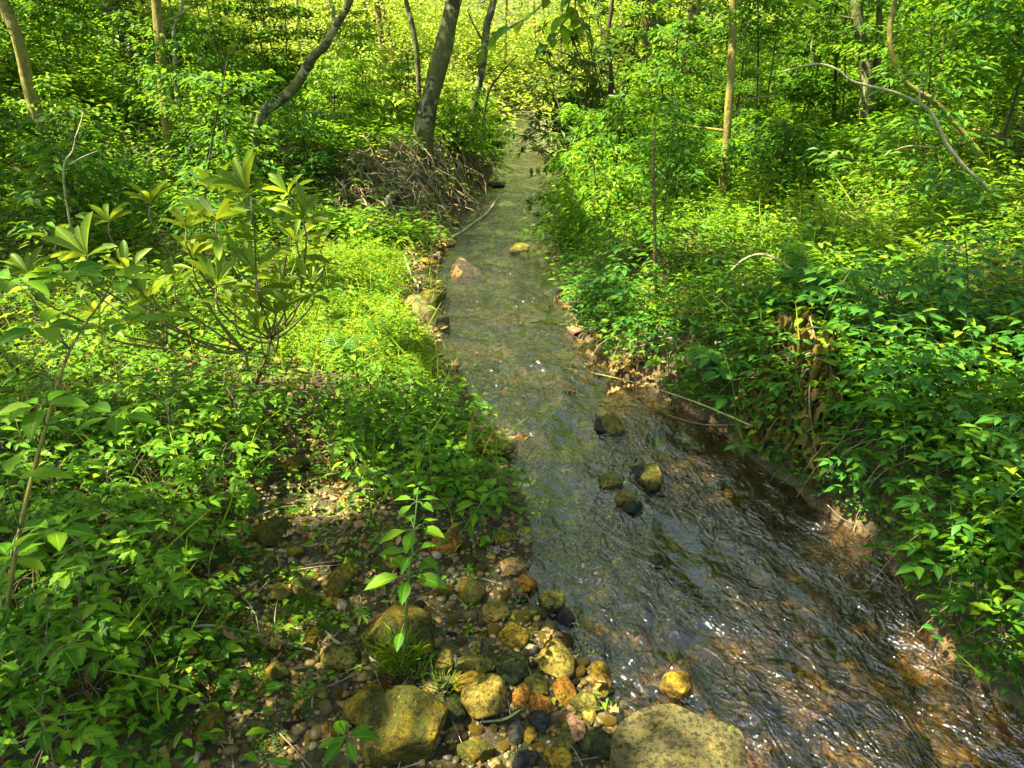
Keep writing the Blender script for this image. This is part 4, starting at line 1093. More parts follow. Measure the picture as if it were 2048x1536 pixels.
def rhodo():
    rg = np.random.default_rng(61)
    base = ground(505, 790)
    t = thing('rhododendron', 'big leaved rhododendron with upright whorls of long leaves on the left bank', 'shrub', base)
    W = [(500, 345, 1.05, 2.75), (606, 398, 1.0, 2.85), (432, 398, 1.0, 2.65), (440, 345, .8, 2.95), (578, 345, .8, 3.1), (372, 415, .8, 2.7), (176, 470, 1.0, 2.6),
         (300, 365, .85, 3.1), (512, 505, .95, 2.65), (432, 528, 1.0, 2.55), (592, 440, .9, 2.9), (550, 585, 1.1, 2.75), (112, 440, .8, 2.9), (218, 400, .8, 3.2),
         (385, 470, .8, 2.9), (255, 505, .9, 2.75), (300, 560, .9, 2.6), (470, 575, .9, 2.7), (200, 585, .8, 2.8), (560, 520, .8, 2.95), (60, 505, .8, 2.8), (350, 520, .75, 3.1), (620, 520, .7, 3.05), (520, 620, .9, 2.9), (640, 455, .7, 3.0)]
    hub = np.array([base + UPV * .25, base + [-.45, .1, .25], base + [.12, .05, .3]])
    for i, (px, py, s_, Y) in enumerate(W):
        c = at(px, py + 45, Y)
        h = hub[np.argmin(np.abs(hub[:, 0] - c[0]))]
        mid = (h * .55 + c * .45) + np.array([0, 0, -.08]) + rg.normal(0, .03, 3)
        if i % 4 == 0:
            mb = MB(); V, T = tube([base + (h - base) * [0, 0, 0], h * .8 + base * .2 + [0, 0, -.02], h], [.009, .007], 8, 7); mb.add(V, T); obj('stem', mb, B_BROWN, t)
        mb = MB(); V, T = tube([h, mid, c - UPV * .10, c], [.006, .0045, .003], 7, 10); mb.add(V, T); b = obj('branch', mb, M_STEMB, t)
        mb = MB(); ax = np.array([rg.normal(0, .28), -.2 + rg.normal(0, .2), 1.0])
        whorl(mb, c, ax, int(rg.integers(7, 11)), .158 * s_, rg, (.2, .95), .25)
        if i % 2 == 0:
            m2 = MB(); whorl(m2, c - UPV * .06, ax, 6, .155 * s_, rg, (-.45, .15), .25); obj('leaf_whorl', m2, M_RHODO, t)
        obj('leaf_whorl', mb, M_RHODO, t)
rhodo()

# ---------------------------------------------------------------- broad-leaved sapling bottom left, jewelweed, seedlings
def twigleaves(mbL, mbS, pts, ln, rg, n=7, wr=.5, tpl=L_OVAL, r=.0025, flat=1.0, end=1):
    cv = crom(pts, n + 2)
    V, T = tube(cv, [r, r * .5], 5, cap=False); mbS.add(V, T)
    P, D, Nn, Ls = [], [], [], []
    for k in range(1, n + 2):
        tg = unit(cv[min(k + 1, n + 1)] - cv[k - 1]); s_ = unit(np.cross(UPV, tg)) * (1 if k % 2 else -1)
        d = tg * .55 + s_ * .85 + UPV * rg.normal(-.02, .12)
        if k == n + 1: d = tg
        P.append(cv[k]); D.append(d); Nn.append(UPV * flat + rg.normal(0, .2, 3)); Ls.append(ln * rg.uniform(.7, 1.1))
    Ls = np.array(Ls); V, T, A = leaves(P, D, Nn, Ls, Ls * wr, tpl, rg.uniform(.1, .9, len(Ls))); mbL.add(V, T, A)
def broadleaf():
    rg = np.random.default_rng(67)
    b = onz(-20, 1290, .25); g = np.array([b[0], b[1], float(terr(b[0], b[1]))])
    t = thing('broadleaf_sapling', 'young sapling with large smooth oval leaves and a yellow green stem at the left edge', 'sapling', g)
    st = [g, at(40, 1060, 1.42), at(90, 860, 1.55), at(140, 700, 1.72), at(205, 600, 1.9)]
    mb = MB(); V, T = tube(st, [.006, .0055, .004, .0025], 8, 24, .1, 3); mb.add(V, T); obj('stem', mb, B_MOSSY, t)
    def cl(c, n, ln, up=.25, sp=1.0, off=0.):
        L = MB(); S = MB(); P, D, Nn, Ls = [], [], [], []
        for k in range(n):
            a = off + k * 2 * PI / n + rg.normal(0, .2); d = np.array([math.cos(a), math.sin(a), rg.uniform(-.1, up)])
            P.append(c + unit(d) * .02 * sp); D.append(d); Nn.append(UPV + rg.normal(0, .2, 3)); Ls.append(ln * rg.uniform(.75, 1.15))
        Ls = np.array(Ls); V, T, A = leaves(P, D, Nn, Ls, Ls * .5, L_OVAL, rg.uniform(.3, .9, n)); L.add(V, T, A)
        obj('leaf_cluster', L, M_HERB, t)
    br = [((90, 850, 1.55), (235, 830, 1.50), 5, .085), ((90, 850, 1.55), (85, 810, 1.50), 7, .09), ((140, 700, 1.72), (80, 655, 1.66), 7, .10), ((205, 600, 1.9), (135, 545, 1.9), 7, .10),
          ((205, 600, 1.9), (240, 560, 1.95), 6, .09), ((205, 600, 1.9), (255, 645, 1.8), 4, .09), ((40, 1060, 1.42), (110, 1060, 1.30), 7, .078), ((40, 1060, 1.42), (15, 960, 1.32), 4, .11), ((140, 700, 1.72), (30, 560, 1.8), 5, .1), ((40, 1060, 1.42), (20, 1120, 1.3), 5, .08)]
    for a, c, n, ln in br:
        A_, C_ = at(*a), at(*c); mb = MB(); V, T = tube([A_, (A_ + C_) / 2 + UPV * .01, C_], [.0025, .0015], 5, 6); mb.add(V, T); obj('branch', mb, M_STEMG, t)
        cl(C_, n, ln)
broadleaf()
def herb_at(name, label, basepx, levels, r, seed, m=M_HERB, Y=None, cat='plant', wr=.5, tpl=L_OVAL, group=None):
    """upright herb: levels = [(px,py,leaf count,leaf length,petiole)]"""
    rg = np.random.default_rng(seed)
    g = ground(*basepx); g[2] = float(terr(g[0], g[1])); Y = Y or g[1]
    t = thing(name, label, cat, g, group)
    nodes = [at(px, py, Y + .012 * i) for i, (px, py, *_) in enumerate(levels)]
    mb = MB(); V, T = tube([g - UPV * .01] + nodes, [r, r * .8, r * .45], 7, 20); mb.add(V, T); obj('stem', mb, M_STEMG, t)
    for (px, py, n, ln, pt), c in zip(levels, nodes):
        L = MB(); S = MB(); off = rg.uniform(0, 6.28); P, D, Nn, Ls = [], [], [], []
        for k in range(n):
            a = off + k * 2 * PI / n + rg.normal(0, .2); d = unit(np.array([math.cos(a), math.sin(a), rg.uniform(.1, .5)]))
            p1 = c + d * pt * rg.uniform(.7, 1.2)
            if pt > .01: V, T = tube([c, (c + p1) / 2 + UPV * .004, p1], [.0012, .0009], 4, 4, cap=False); S.add(V, T)
            P.append(p1); D.append(d * [1, 1, .2] - UPV * .1); Nn.append(UPV + rg.normal(0, .18, 3)); Ls.append(ln * rg.uniform(.75, 1.15))
        Ls = np.array(Ls); V, T, A = leaves(P, D, Nn, Ls, Ls * wr, tpl, rg.uniform(.25, .85, n)); L.add(V, T, A)
        if n <= 4:
            for k in range(n): obj('leaf', leaves(P[k], D[k], Nn[k], Ls[k], Ls[k] * wr, tpl, rg.uniform(.25, .85)), m, t)
        else: obj('leaf_whorl', L, m, t)
        if S.n: obj('leaf_stalk', S, M_STEMG, t)
herb_at('tall_jewelweed', 'tall broad leaved herb rising in front of the large rounded boulder', (800, 1372), [(812, 1240, 2, .05, .05), (818, 1155, 5, .085, .03), (824, 1110, 5, .07, .035), (828, 1060, 5, .065, .03), (834, 1005, 5, .05, .02), (836, 975, 4, .035, .008)], .0042, 71, M_HERB, wr=.5)
herb_at('bright_seedling', 'small bright seedling with six oval leaves at the bottom edge', (700, 1575), [(692, 1480, 6, .070, .018), (693, 1470, 3, .045, .008)], .002, 72, M_HERB, wr=.48)
herb_at('leafy_seedling', 'small seedling with pointed leaves on the moss left of the gravel', (447, 1330), [(445, 1296, 6, .05, .006), (445, 1300, 4, .035, .02)], .002, 73, M_HERB)
herb_at('whorled_seedling', 'little plant with a flat ring of leaves above the large rounded boulder', (745, 1180), [(752, 1165, 7, .04, .006)], .0015, 74, M_HERB)
herb_at('waterside_herb', 'leafy herb leaning over the waterline right of the dense patch', (905, 1090), [(960, 1010, 5, .06, .03), (985, 985, 6, .055, .02), (930, 1045, 4, .055, .03)], .003, 75, M_HERB)
herb_at('pale_seedling', 'pale narrow leaved seedling left of the large rounded boulder', (722, 1265), [(722, 1230, 8, .035, .004), (720, 1215, 5, .025, .003)], .0012, 76, M_HERB, wr=.28)
herb_at('trailing_leaves', 'trio of broad blue green leaves hanging over the water at the right bank', (1560, 960), [(1475, 893, 4, .075, .012)], .002, 77, M_BLUE)
herb_at('tiny_seedling', 'tiny three leaved seedling between stones right of the large rounded boulder', (938, 1290), [(938, 1258, 5, .022, .006)], .0008, 78, M_HERB)
for k_, (x_, y_) in enumerate([(1000, 1010), (700, 1010), (640, 1080), (760, 1085), (905, 900)]):
    herb_at('round_leaf_seedling', ['oval leaved seedling at the very edge of the water', 'seedling among sunlit pebbles by the dense patch', 'small round leaved seedling on the sunlit gravel', 'seedling with round leaves above the mossy cobble', 'tall seedling in the dense patch near the half hidden boulder'][k_],
            (x_, y_ + 30), [(x_, y_, 5, .045, .02), (x_ + 4, y_ - 22, 4, .035, .012)], .0018, 80 + k_, M_HERB)
def grass_tuft(px, py, n, ln, label, seed):
    rg = np.random.default_rng(seed); g = ground(px, py); a = rg.uniform(0, 6.28, n)
    r_ = rg.uniform(0, .055, n); P = np.stack([g[0] + np.cos(a) * r_, g[1] + np.sin(a) * r_, np.full(n, g[2])], 1)
    hh = rg.uniform(0, .85, n)[:, None] * np.array([0, 0, ln])
    D = np.stack([np.cos(a), np.sin(a), rg.uniform(.5, 2.2, n)], 1)
    V, T, A = leaves(P + hh, D, rg.normal(0, 1, (n, 3)), rg.uniform(.3, .55, n) * ln, .0035, L_MID, rg.uniform(.2, .9, n))
    t = thing('feathery_herb', label, 'plant', g)
    obj('foliage', (V, T, A), M_GRASS, t)
    S = MB()
    for k in range(14):
        p = P[k]; d = unit(D[k]); V, T = tube([p - UPV * .01, p + d * ln * .5, p + d * ln * .9 + UPV * .01], [.0012, .0007], 4, 5, cap=False); S.add(V, T)
    obj('stem', S, M_STEMG, t)
grass_tuft(805, 1350, 230, .13, 'feathery narrow leaved tuft at the foot of the tall broad leaved herb', 91)
grass_tuft(880, 1385, 90, .06, 'short feathery tuft between the yellow upright stone and the dark green stone', 92)
grass_tuft(765, 1330, 80, .09, 'thin feathery tuft over the front of the large rounded boulder', 93)

# ---------------------------------------------------------------- bush of hanging curled brown leaves on the right bank
def curled_bush():
    rg = np.random.default_rng(97); b = ground(1640, 760)
    t = thing('withered_branch', 'fallen withered branch with hanging curled olive brown leaves on the right bank', 'branch', b)
    tips = [(1480, 860), (1530, 880), (1580, 930), (1620, 960), (1500, 800), (1550, 820), (1600, 860), (1560, 760), (1650, 900), (1470, 820), (1690, 700), (1620, 1000), (1585, 900), (1540, 720), (1525, 850), (1600, 780), (1660, 830), (1590, 690), (1720, 690), (1570, 860), (1500, 900), (1640, 940)]
    for i, (px, py) in enumerate(tips):
        e = ground(px, py + 20); e[2] = max(e[2], .02) + rg.uniform(.06, .16)
        m = (b + e) / 2 + UPV * .16 + rg.normal(0, .03, 3)
        cv = crom([b + UPV * .03, m, e], 16); mb = MB(); V, T = tube(cv, [.006, .0015], 5, cap=False); mb.add(V, T); obj('twig', mb, M_TWIG, t)
        P, D, Ls = [], [], []
        for k in range(5, 16):
            for j in range(4):
                P.append(cv[k] + rg.normal(0, .018, 3)); D.append(np.array([rg.normal(0, .3), rg.normal(0, .3), -1])); Ls.append(rg.uniform(.045, .085))
        Ls = np.array(Ls); V, T, A = leaves(P, D, rg.normal(0, 1, (len(P), 3)), Ls, Ls * .55, L_CURL, rg.uniform(0, 1, len(P)))
        obj('curled_leaves', (V, T, A), M_CURL, t)
curled_bush()
def vine(pts, label, r=.006, m=M_TWIG, name='bare_twig'):
    P = [ground(a, b) + [0, 0, z] for a, b, z in pts]
    mb = MB(); V, T = tube(P, [r, r * .5], 6, 26); mb.add(V, T); o = obj(name, mb, m, loc=P[0]); tag(o, label, 'twig')
vine([(1760, 700, .02), (1700, 640, .16), (1650, 640, .16), (1600, 660, .02)], 'pale arching stem above the withered branch', .005)
vine([(1700, 690, .02), (1560, 600, .2), (1480, 590, .22), (1390, 640, .05), (1300, 700, .02)], 'long weathered grey branch lying over leaves on the right bank', .009, B_PALE)
vine([(1560, 620, .05), (1450, 620, .16), (1350, 680, .03)], 'thin grey twig arching beside the long weathered branch', .005, B_PALE)
vine([(1500, 680, .05), (1400, 650, .18), (1310, 700, .03)], 'drooping grey twig below the long weathered branch', .004, B_PALE)

# ================================================================ trees
TREES = []      # (thing, crown anchor, material) for trees whose crown makes the canopy overhead
def tree_px(name, label, pxs, Y, wpx, m, top=7.5, lean=(0, 0), cat='tree', dY=0.0, sides=16, branches=(), canopy=True, rough=.22, flare=1.25, group=None, baselift=None):
    """trunk through the pixels (first = foot), kept at its own distance Y; goes on above the picture to its crown"""
    b = at(*pxs[0], Y); b[2] = float(terr(b[0], b[1])) - .06
    pts = [b] + [at(px, py, Y + dY * (i + 1) / len(pxs)) for i, (px, py) in enumerate(pxs[1:])]
    # drop any point under the foot
    pts = [pts[0]] + [p for p in pts[1:] if p[2] > b[2] + .12]
    d = unit(pts[-1] - pts[-2]); last = pts[-1]
    if top:
        k = 0
        while last[2] < top and k < 8:
            d = unit(d * .8 + UPV * .3 + np.array([lean[0], lean[1], 0]) * .1 + rng.normal(0, .04, 3)); last = last + d * 1.1; pts.append(last); k += 1
    zc = (pts[1] - CAM) @ FW
    r = wpx / 2 * zc / FPX
    t = thing(name, label, cat, b, group)
    n = max(24, 6 * len(pts)); rr = np.linspace(1, .45 if top else .35, n) * r; rr[:2] *= flare
    mb = MB(); V, T = tube(pts, rr, sides, n, rough, int(pxs[0][0])); mb.add(V, T); obj('trunk', mb, m, t)
    for q in branches:   # pixel polyline, width px
        bp = [at(px, py, Y + .05 * i) for i, (px, py) in enumerate(q[0])]
        mb = MB(); V, T = tube(bp, [q[1] / 2 * zc / FPX, q[1] / 5 * zc / FPX], 7, 14, .1, 5); mb.add(V, T); obj('branch', mb, m, t)
    if canopy and top: TREES.append((t, pts[-1], m, r * .4))
    return t, pts, r
T1 = tree_px('leaning_tree', 'thick lichen mottled tree leaning right above the root tangle on the left bank', [(838, 300), (850, 245), (868, 170), (888, 90), (908, 0)], 9.4, 40, B_LICHEN, 8.5, (.2, -.2))
tree_px('slim_tree', 'slender dark tree just right of the thick leaning one', [(938, 290), (945, 225), (958, 165), (968, 110), (975, 50), (988, 0)], 12.0, 17, B_LICHEN, 8, (.1, 0), branches=[([(966, 110), (1000, 70), (1040, 45)], 6), ([(970, 90), (945, 45), (935, 20)], 5)])
tree_px('curved_sapling', 'thin curved tree left of the thick leaning one', [(836, 290), (838, 200), (834, 110), (822, 40), (812, 0)], 11.6, 12, B_LICHEN, 7.5)
tree_px('twin_stem', 'very thin dark stem crossing behind the slender dark tree', [(952, 260), (975, 195), (1000, 150), (1035, 110)], 12.2, 6, B_DARK, 0)
tree_px('bowed_tree', 'crooked tree bowing from the left bank up to the right', [(488, 285), (520, 240), (560, 200), (592, 170), (625, 115), (650, 92), (660, 72), (690, 20), (700, 0)], 8.4, 21, B_LICHEN, 7.0, (.3, .1), branches=[([(505, 262), (520, 250), (540, 252)], 6)])
tree_px('mossy_tree', 'straight moss yellow tree with a pale patch at upper left', [(331, 265), (328, 200), (322, 120), (316, 50), (312, 0)], 8.6, 22, B_MOSSY, 7.5, (0, .1), branches=[([(328, 45), (360, 30), (400, 0)], 7), ([(334, 145), (360, 122), (392, 105)], 7)])
tree_px('mossy_tree', 'moss yellow tree leaning left at the far left edge', [(76, 280), (68, 210), (50, 140), (28, 60), (2, 0)], 7.2, 25, B_MOSSY, 7.0, (-.2, .2))
tree_px('pale_sapling', 'thin pale stem right of the straight moss yellow tree', [(361, 260), (355, 200), (350, 120), (348, 60), (366, 0)], 9.2, 9, B_PALE, 6.5)
tree_px('old_tree', 'wide dark furrowed trunk in the shade at upper left', [(285, 250), (270, 180), (255, 110), (245, 40), (238, 0)], 12.5, 62, B_DARK, 9, (0, 0), rough=.2)
tree_px('old_tree', 'broad sunlit brown trunk half hidden by leaves right of centre', [(1300, 250), (1303, 130), (1306, 60), (1310, 0)], 13.5, 44, B_BROWN, 9.5, (0, 0), rough=.1)
tree_px('old_tree', 'second brown trunk behind and right of the broad sunlit one', [(1372, 230), (1378, 130), (1385, 60), (1392, 0)], 15.0, 26, B_BROWN, 9)
tree_px('young_tree', 'young tree with a bright torn patch on its trunk on the right slope', [(1440, 442), (1446, 370), (1452, 300), (1456, 240), (1462, 150), (1465, 60), (1466, 0)], 6.6, 18, B_MOSSY, 6.0, (.1, 0), branches=[([(1452, 262), (1400, 255), (1330, 248)], 6), ([(1465, 235), (1500, 200), (1560, 190)], 5), ([(1465, 90), (1490, 60), (1500, 40)], 5)])
tree_px('double_tree', 'lichen spotted pair of stems joined low on the right slope', [(1722, 300), (1730, 240), (1733, 160), (1722, 70), (1712, 0)], 8.2, 27, B_LICHEN, 7.5, (-.1, .1), branches=[([(1738, 250), (1745, 180), (1758, 90), (1758, -40)], 22), ([(1706, 38), (1680, 32), (1650, 28)], 5)])
tree_px('arching_tree', 'pale thin tree arching over to the left across the right slope', [(2015, 440), (1980, 385), (1930, 335), (1895, 290), (1880, 260), (1862, 225), (1840, 208), (1790, 185), (1730, 170), (1700, 160), (1672, 138), (1630, 128), (1560, 145)], 4.6, 9, B_PALE, 0, branches=[([(1626, 128), (1622, 100), (1625, 70)], 4), ([(1838, 206), (1840, 180), (1842, 150)], 4), ([(1870, 295), (1820, 292), (1790, 300)], 4)])
tree_px('fallen_sapling', 'moss yellow thin trunk slanting behind the arching tree', [(2010, 420), (1985, 365), (1960, 310), (1920, 262), (1870, 205), (1810, 165), (1785, 110), (1780, 60), (1790, 0)], 5.4, 14, B_MOSSY, 5, (0, .3))
tree_px('bank_sapling', 'spindly sapling with small leaves rising from the right waterline', [(1310, 600), (1310, 520), (1309, 430), (1307, 330), (1312, 240)], 4.6, 9, B_BROWN, 0, branches=[([(1309, 400), (1325, 360), (1330, 340)], 3), ([(1309, 450), (1280, 425), (1262, 410)], 3)])
tree_px('forked_tree', 'thin dark forked tree above the evergreen thicket', [(1222, 260), (1222, 160), (1218, 110), (1216, 70), (1225, 0)], 12.5, 10, B_DARK, 7, branches=[([(1218, 76), (1200, 55), (1192, 30)], 6), ([(1226, 74), (1238, 60), (1246, 40)], 5), ([(1220, 128), (1170, 124), (1110, 98)], 4)])
tree_px('thin_tree', 'thin dark tree at the upper right between the pair and the edge', [(1665, 290), (1668, 200), (1672, 100), (1660, 0)], 9.5, 8, B_DARK, 6.5)
tree_px('forked_sapling', 'pale leafless forked sapling behind the rhododendron', [(122, 420), (128, 370), (146, 300), (152, 270)], 4.4, 5, B_PALE, 0, branches=[([(136, 330), (170, 312), (196, 302)], 3), ([(150, 278), (160, 250), (166, 225)], 3)])
# unseen trees added beside and behind the camera so their crowns shade the foreground
for (x, y, r, m, lb) in [(-4.6, 1.2, .14, B_DARK, 'unseen tall tree added for shade left of the viewpoint'), (3.9, 1.6, .13, B_LICHEN, 'unseen tall tree added for shade right of the viewpoint'), (-1.6, -2.2, .16, B_DARK, 'unseen tall tree added for shade behind the viewpoint on the left'),
                         (-7.5, 4.2, .15, B_DARK, 'unseen tall tree added for shade far left of the gravel bank'), (7.2, 4.8, .15, B_LICHEN, 'tall tree added for shade high on the right slope out of view')]:
    b = np.array([x, y, float(terr(x, y)) - .05]); t = thing('added_canopy_tree', lb, 'tree', b)
    pts = [b, b + [0.05, 0, 2], b + [.15, .1, 4.2], b + [.1, .2, 6.5], b + [0, .3, 8.2]]
    mb = MB(); V, T = tube(pts, [r * 1.2, r, r * .8, r * .5, r * .3], 12, 26, .12, 9); mb.add(V, T); obj('trunk', mb, m, t)
    TREES.append((t, pts[-1], m, r * .35))

# ---- canopy: unseen crowns of these trees, shaped with gaps that let sun onto chosen spots
LIT = []   # (x, y, radius x, radius y)
def lit(px, py, wp, hp, z=0.1):
    c = ground(px, py); zc = (c - CAM) @ FW
    a = onz(px, py - hp, z)[1] - onz(px, py + hp, z)[1]
    LIT.append((c[0], c[1], wp * zc / FPX, max(a / 2, .05), c[2]))
for q in [(690, 540, 150, 70), (800, 640, 60, 40), (600, 640, 80, 40), (520, 724, 70, 14), (760, 770, 80, 24), (690, 1015, 60, 40), (640, 975, 60, 20), (800, 830, 70, 22),
          (1055, 505, 55, 20), (950, 700, 90, 16), (1145, 600, 40, 16), (1270, 742, 80, 30), (1010, 875, 75, 20), (1360, 932, 60, 26), (1390, 992, 90, 16), (1150, 715, 40, 12),
          (1690, 1050, 60, 34), (1845, 1310, 60, 50), (1825, 1490, 26, 16), (985, 1125, 45, 22), (1075, 915, 30, 12), (1310, 600, 50, 24), (1310, 690, 36, 24), (1160, 660, 50, 14),
          (300, 600, 90, 26), (60, 420, 90, 40), (160, 760, 60, 20), (290, 770, 60, 24), (430, 770, 60, 20), (60, 600, 60, 30), (340, 880, 40, 16), (480, 1010, 30, 12), (200, 1000, 20, 10), (30, 1290, 30, 14),
          (600, 1150, 40, 16), (740, 1050, 40, 18), (560, 1120, 24, 10), (620, 1290, 22, 12), (430, 1400, 20, 24), (350, 980, 30, 12),
          (1240, 420, 70, 50), (1370, 300, 60, 40), (1530, 480, 60, 20), (1750, 420, 80, 20), (1200, 350, 60, 40), (1700, 560, 50, 16), (1900, 520, 70, 14), (1610, 760, 30, 16), (1900, 800, 40, 14), (1950, 1150, 30, 14),
          (900, 1330, 40, 20), (1110, 1310, 40, 30), (980, 1400, 40, 22), (1130, 1400, 40, 20), (800, 1260, 50, 30), (860, 1440, 30, 30), (1180, 1430, 24, 14), (1000, 1480, 30, 14), (1420, 1490, 40, 20), (1060, 760, 80, 12), (1000, 640, 60, 16), (960, 560, 60, 14), (1060, 620, 60, 10)]:
    lit(*q)
# leaves of the rhododendron and the herbs that catch the sun: same test at their own height
LIT3 = []
for px, py, Y, r in [(500, 330, 2.75, .36), (560, 420, 2.8, .3), (160, 440, 2.7, .34), (480, 480, 2.6, .26), (500, 330, 2.75, .24), (610, 395, 2.85, .22), (430, 400, 2.65, .2), (180, 470, 2.6, .22), (440, 340, 2.95, .18), (510, 500, 2.65, .18), (430, 525, 2.55, .15), (580, 345, 3.1, .2), (110, 420, 3.4, .3),
                     (230, 300, 4.4, .35), (60, 280, 5, .4), (830, 990, 1.95, .05), (150, 250, 6, .5), (1450, 300, 6.6, .22), (1320, 180, 9, .6), (700, 230, 9.5, .6), (1950, 150, 8, .8), (1900, 300, 7, .35), (340, 130, 8.6, .5), (30, 130, 7.2, .4), (1700, 120, 8, .4)]:
    c = at(px, py, Y); LIT3.append((c[0], c[1], c[2], r))
def sunlit(P):
    """does the sun ray through leaf P end in one of the lit places?"""
    m = np.zeros(len(P), bool)
    for x, y, a, b, z in LIT:
        t = (P[:, 2] - z) / SUN[2]; gx = P[:, 0] - SUN[0] * t; gy = P[:, 1] - SUN[1] * t
        w_ = .22 * fbm(gx * 7, gy * 7, 13, 2)
        m |= ((gx - x) / (a + .03)) ** 2 + ((gy - y) / (b + .03)) ** 2 + w_ < 1.0
    for x, y, z, r in LIT3:
        t = (P[:, 2] - z) / SUN[2]; gx = P[:, 0] - SUN[0] * t - x; gy = P[:, 1] - SUN[1] * t - y
        m |= gx * gx + gy * gy < r * r
    t = (P[:, 2] - .4) / SUN[2]; gx = P[:, 0] - SUN[0] * t; gy = P[:, 1] - SUN[1] * t
    m |= (gy > 26) | ((gy > 12.5 + .8 * vn3(gx * .5, gy * .5, 0, 4)) & (gx > -.27 * gy) & (gx < .07 * gy))                      # the wood beyond stands in full sun
    sp = fbm(gx * 1.9, gy * 1.9, 55, 3)                   # sun flecks
    lf = np.clip((Lx(gy) - gx) / 2.0, 0, 1) * sst(2.2, 4.0, gy)
    far_ = sst(5.5, 9, gy)
    ins = (gx > Lx(gy) - .25) & (gx < Rx(gy) + .15)
    nearl = (gy < 2.6)
    m |= sp > .58 - .28 * lf - .10 * far_ + np.where(ins & (gy < 9), .35, 0) + .26 * nearl
    return m
def canopy():
    rg = np.random.default_rng(131)
    C = []
    nC = 2150
    while len(C) < nC:
        gx, gy = rg.uniform(-15, 15), rg.uniform(-1.5, 24)
        if abs(gx) > 3.0 + gy * .75: continue
        z = rg.uniform(5.2, 8.2); t = z / SUN[2]
        cx_, cy_ = gx + SUN[0] * t, gy + SUN[1] * t
        if 6.5 < cy_ < 15 and -1.2 < cx_ - .1 * cy_ < 3.2 and rg.random() < .86: nC -= 1; continue      # gap left over the stream so the water reflects sky
        C.append((gx + SUN[0] * t, gy + SUN[1] * t, z))
    C = np.array(C)
    TX = np.array([t[1] for t in TREES])
    own = np.argmin((C[:, None, 0] - TX[None, :, 0]) ** 2 + (C[:, None, 1] - TX[None, :, 1]) ** 2, 1)
    for ti, (t, top, m, r) in enumerate(TREES):
        q = C[own == ti]
        mbL = MB(); mbB = MB()
        Ps = []
        for c in q:
            k = 88; a = rg.uniform(0, 6.28, k); rad = rg.uniform(0, 1, k) ** .5 * rg.uniform(.45, .75) * (1.25 if c[1] > 12 else 1)
            Ps.append(np.stack([c[0] + np.cos(a) * rad, c[1] + np.sin(a) * rad, c[2] + rg.normal(0, .12, k)], 1))
            if rg.random() < .6:
                dd = c - top; mid = (c + top) / 2 + UPV * (.15 - .1 * abs(dd[2])); V, T = tube([top - UPV * rg.uniform(.1, 1.2), mid, c], [min(.03, r * .8), .006], 5, 8, cap=False); mbB.add(V, T)
        if not Ps:
            c = top; a = rg.uniform(0, 6.28, 60); Ps.append(np.stack([c[0] + np.cos(a) * .5, c[1] + np.sin(a) * .5, c[2] + rg.normal(0, .3, 60)], 1))
        P = np.concatenate(Ps)
        ln = rg.uniform(.10, .17, len(P)) * np.where(P[:, 1] > 12, 1.4, 1); a = rg.uniform(0, 6.28, len(P))
        D = np.stack([np.cos(a), np.sin(a), rg.uniform(-.5, .1, len(P))], 1)
        keep = ~sunlit(P + unit(D) * .06)
        P, D, ln = P[keep], D[keep], ln[keep]
        V, T, A = leaves(P, D, UPV + rg.normal(0, .35, (len(P), 3)), ln, ln * .62, L_MID, rg.uniform(0, 1, len(P)))
        mbL.add(V, T, A); obj('crown', mbL, M_CAN, t)
        if mbB.n: obj('limbs', mbB, m, t)
canopy()

# ---- understorey saplings and shrubs: layered sprays of leaves
def spray_plant(b, h, rg, spread_=.8, leaf=.07, layers=7, lm=M_SAP, sm=B_DARK, name='sapling', label='', cat='sapling', group=None, droop=.1, tpl=L_MID, wr=.5, low=.25, r0=.012, tilt=.12, dens=1.0, vert=.0):
    t = thing(name, label, cat, b, group)
    lean = rg.normal(0, tilt, 2)
    pts = [b - UPV * .03, b + np.array([lean[0] * h * .4, lean[1] * h * .4, h * .5]), b + np.array([lean[0] * h, lean[1] * h, h])]
    cv = crom(pts, 20); mb = MB(); V, T = tube(cv, [r0, r0 * .35], 6, cap=False); mb.add(V, T)
    P, D, Ls = [], [], []
    for k in range(layers):
        f = low + (1 - low) * (k + rg.uniform(0, .8)) / layers; f = min(f, 1)
        c = cv[int(f * 19)]; a0 = rg.uniform(0, 6.28)
        nb = rg.integers(2, 4)
        for j in range(nb):
            a = a0 + j * 2 * PI / nb + rg.normal(0, .4); L = spread_ * rg.uniform(.5, 1.1) * (1.15 - .6 * f)
            d = np.array([math.cos(a), math.sin(a), rg.uniform(-.05, .4)])
            e = c + d * L - UPV * droop * L; mid = (c + e) / 2 + UPV * .08 * L
            br = crom([c, mid, e], 10); V, T = tube(br, [r0 * .3, r0 * .12], 3, cap=False); mb.add(V, T)
            n = int(dens * L / leaf * 9)
            ff = rg.uniform(.18, 1, n); base = br[(ff * 9).astype(int)]
            side_ = unit(np.cross(UPV, d)); off = rg.normal(0, .22 * L, n)[:, None] * side_ * (1.1 - ff)[:, None]
            P.append(base + off + UPV * rg.normal(0, .03 + vert, n)[:, None]); 
            dd = np.array([d[0], d[1], 0]) * .6 + side_ * np.sign(off @ side_)[:, None] * .8 + rg.normal(0, .25, (n, 3)) * [1, 1, .6] - UPV * .12
            D.append(dd); Ls.append(rg.uniform(.65, 1.2, n) * leaf)
    P = np.concatenate(P); D = np.concatenate(D); Ls = np.concatenate(Ls)
    V, T, A = leaves(P, D, UPV + rg.normal(0, .3, P.shape), Ls, Ls * wr, tpl, np.clip(rg.uniform(0, .8) + rg.normal(0, .22, len(Ls)), 0, 1))
    obj('trunk' if cat != 'shrub' else 'stem', mb, sm, t); obj('crown' if cat != 'shrub' else 'foliage', (V, T, A), lm, t)
    return t
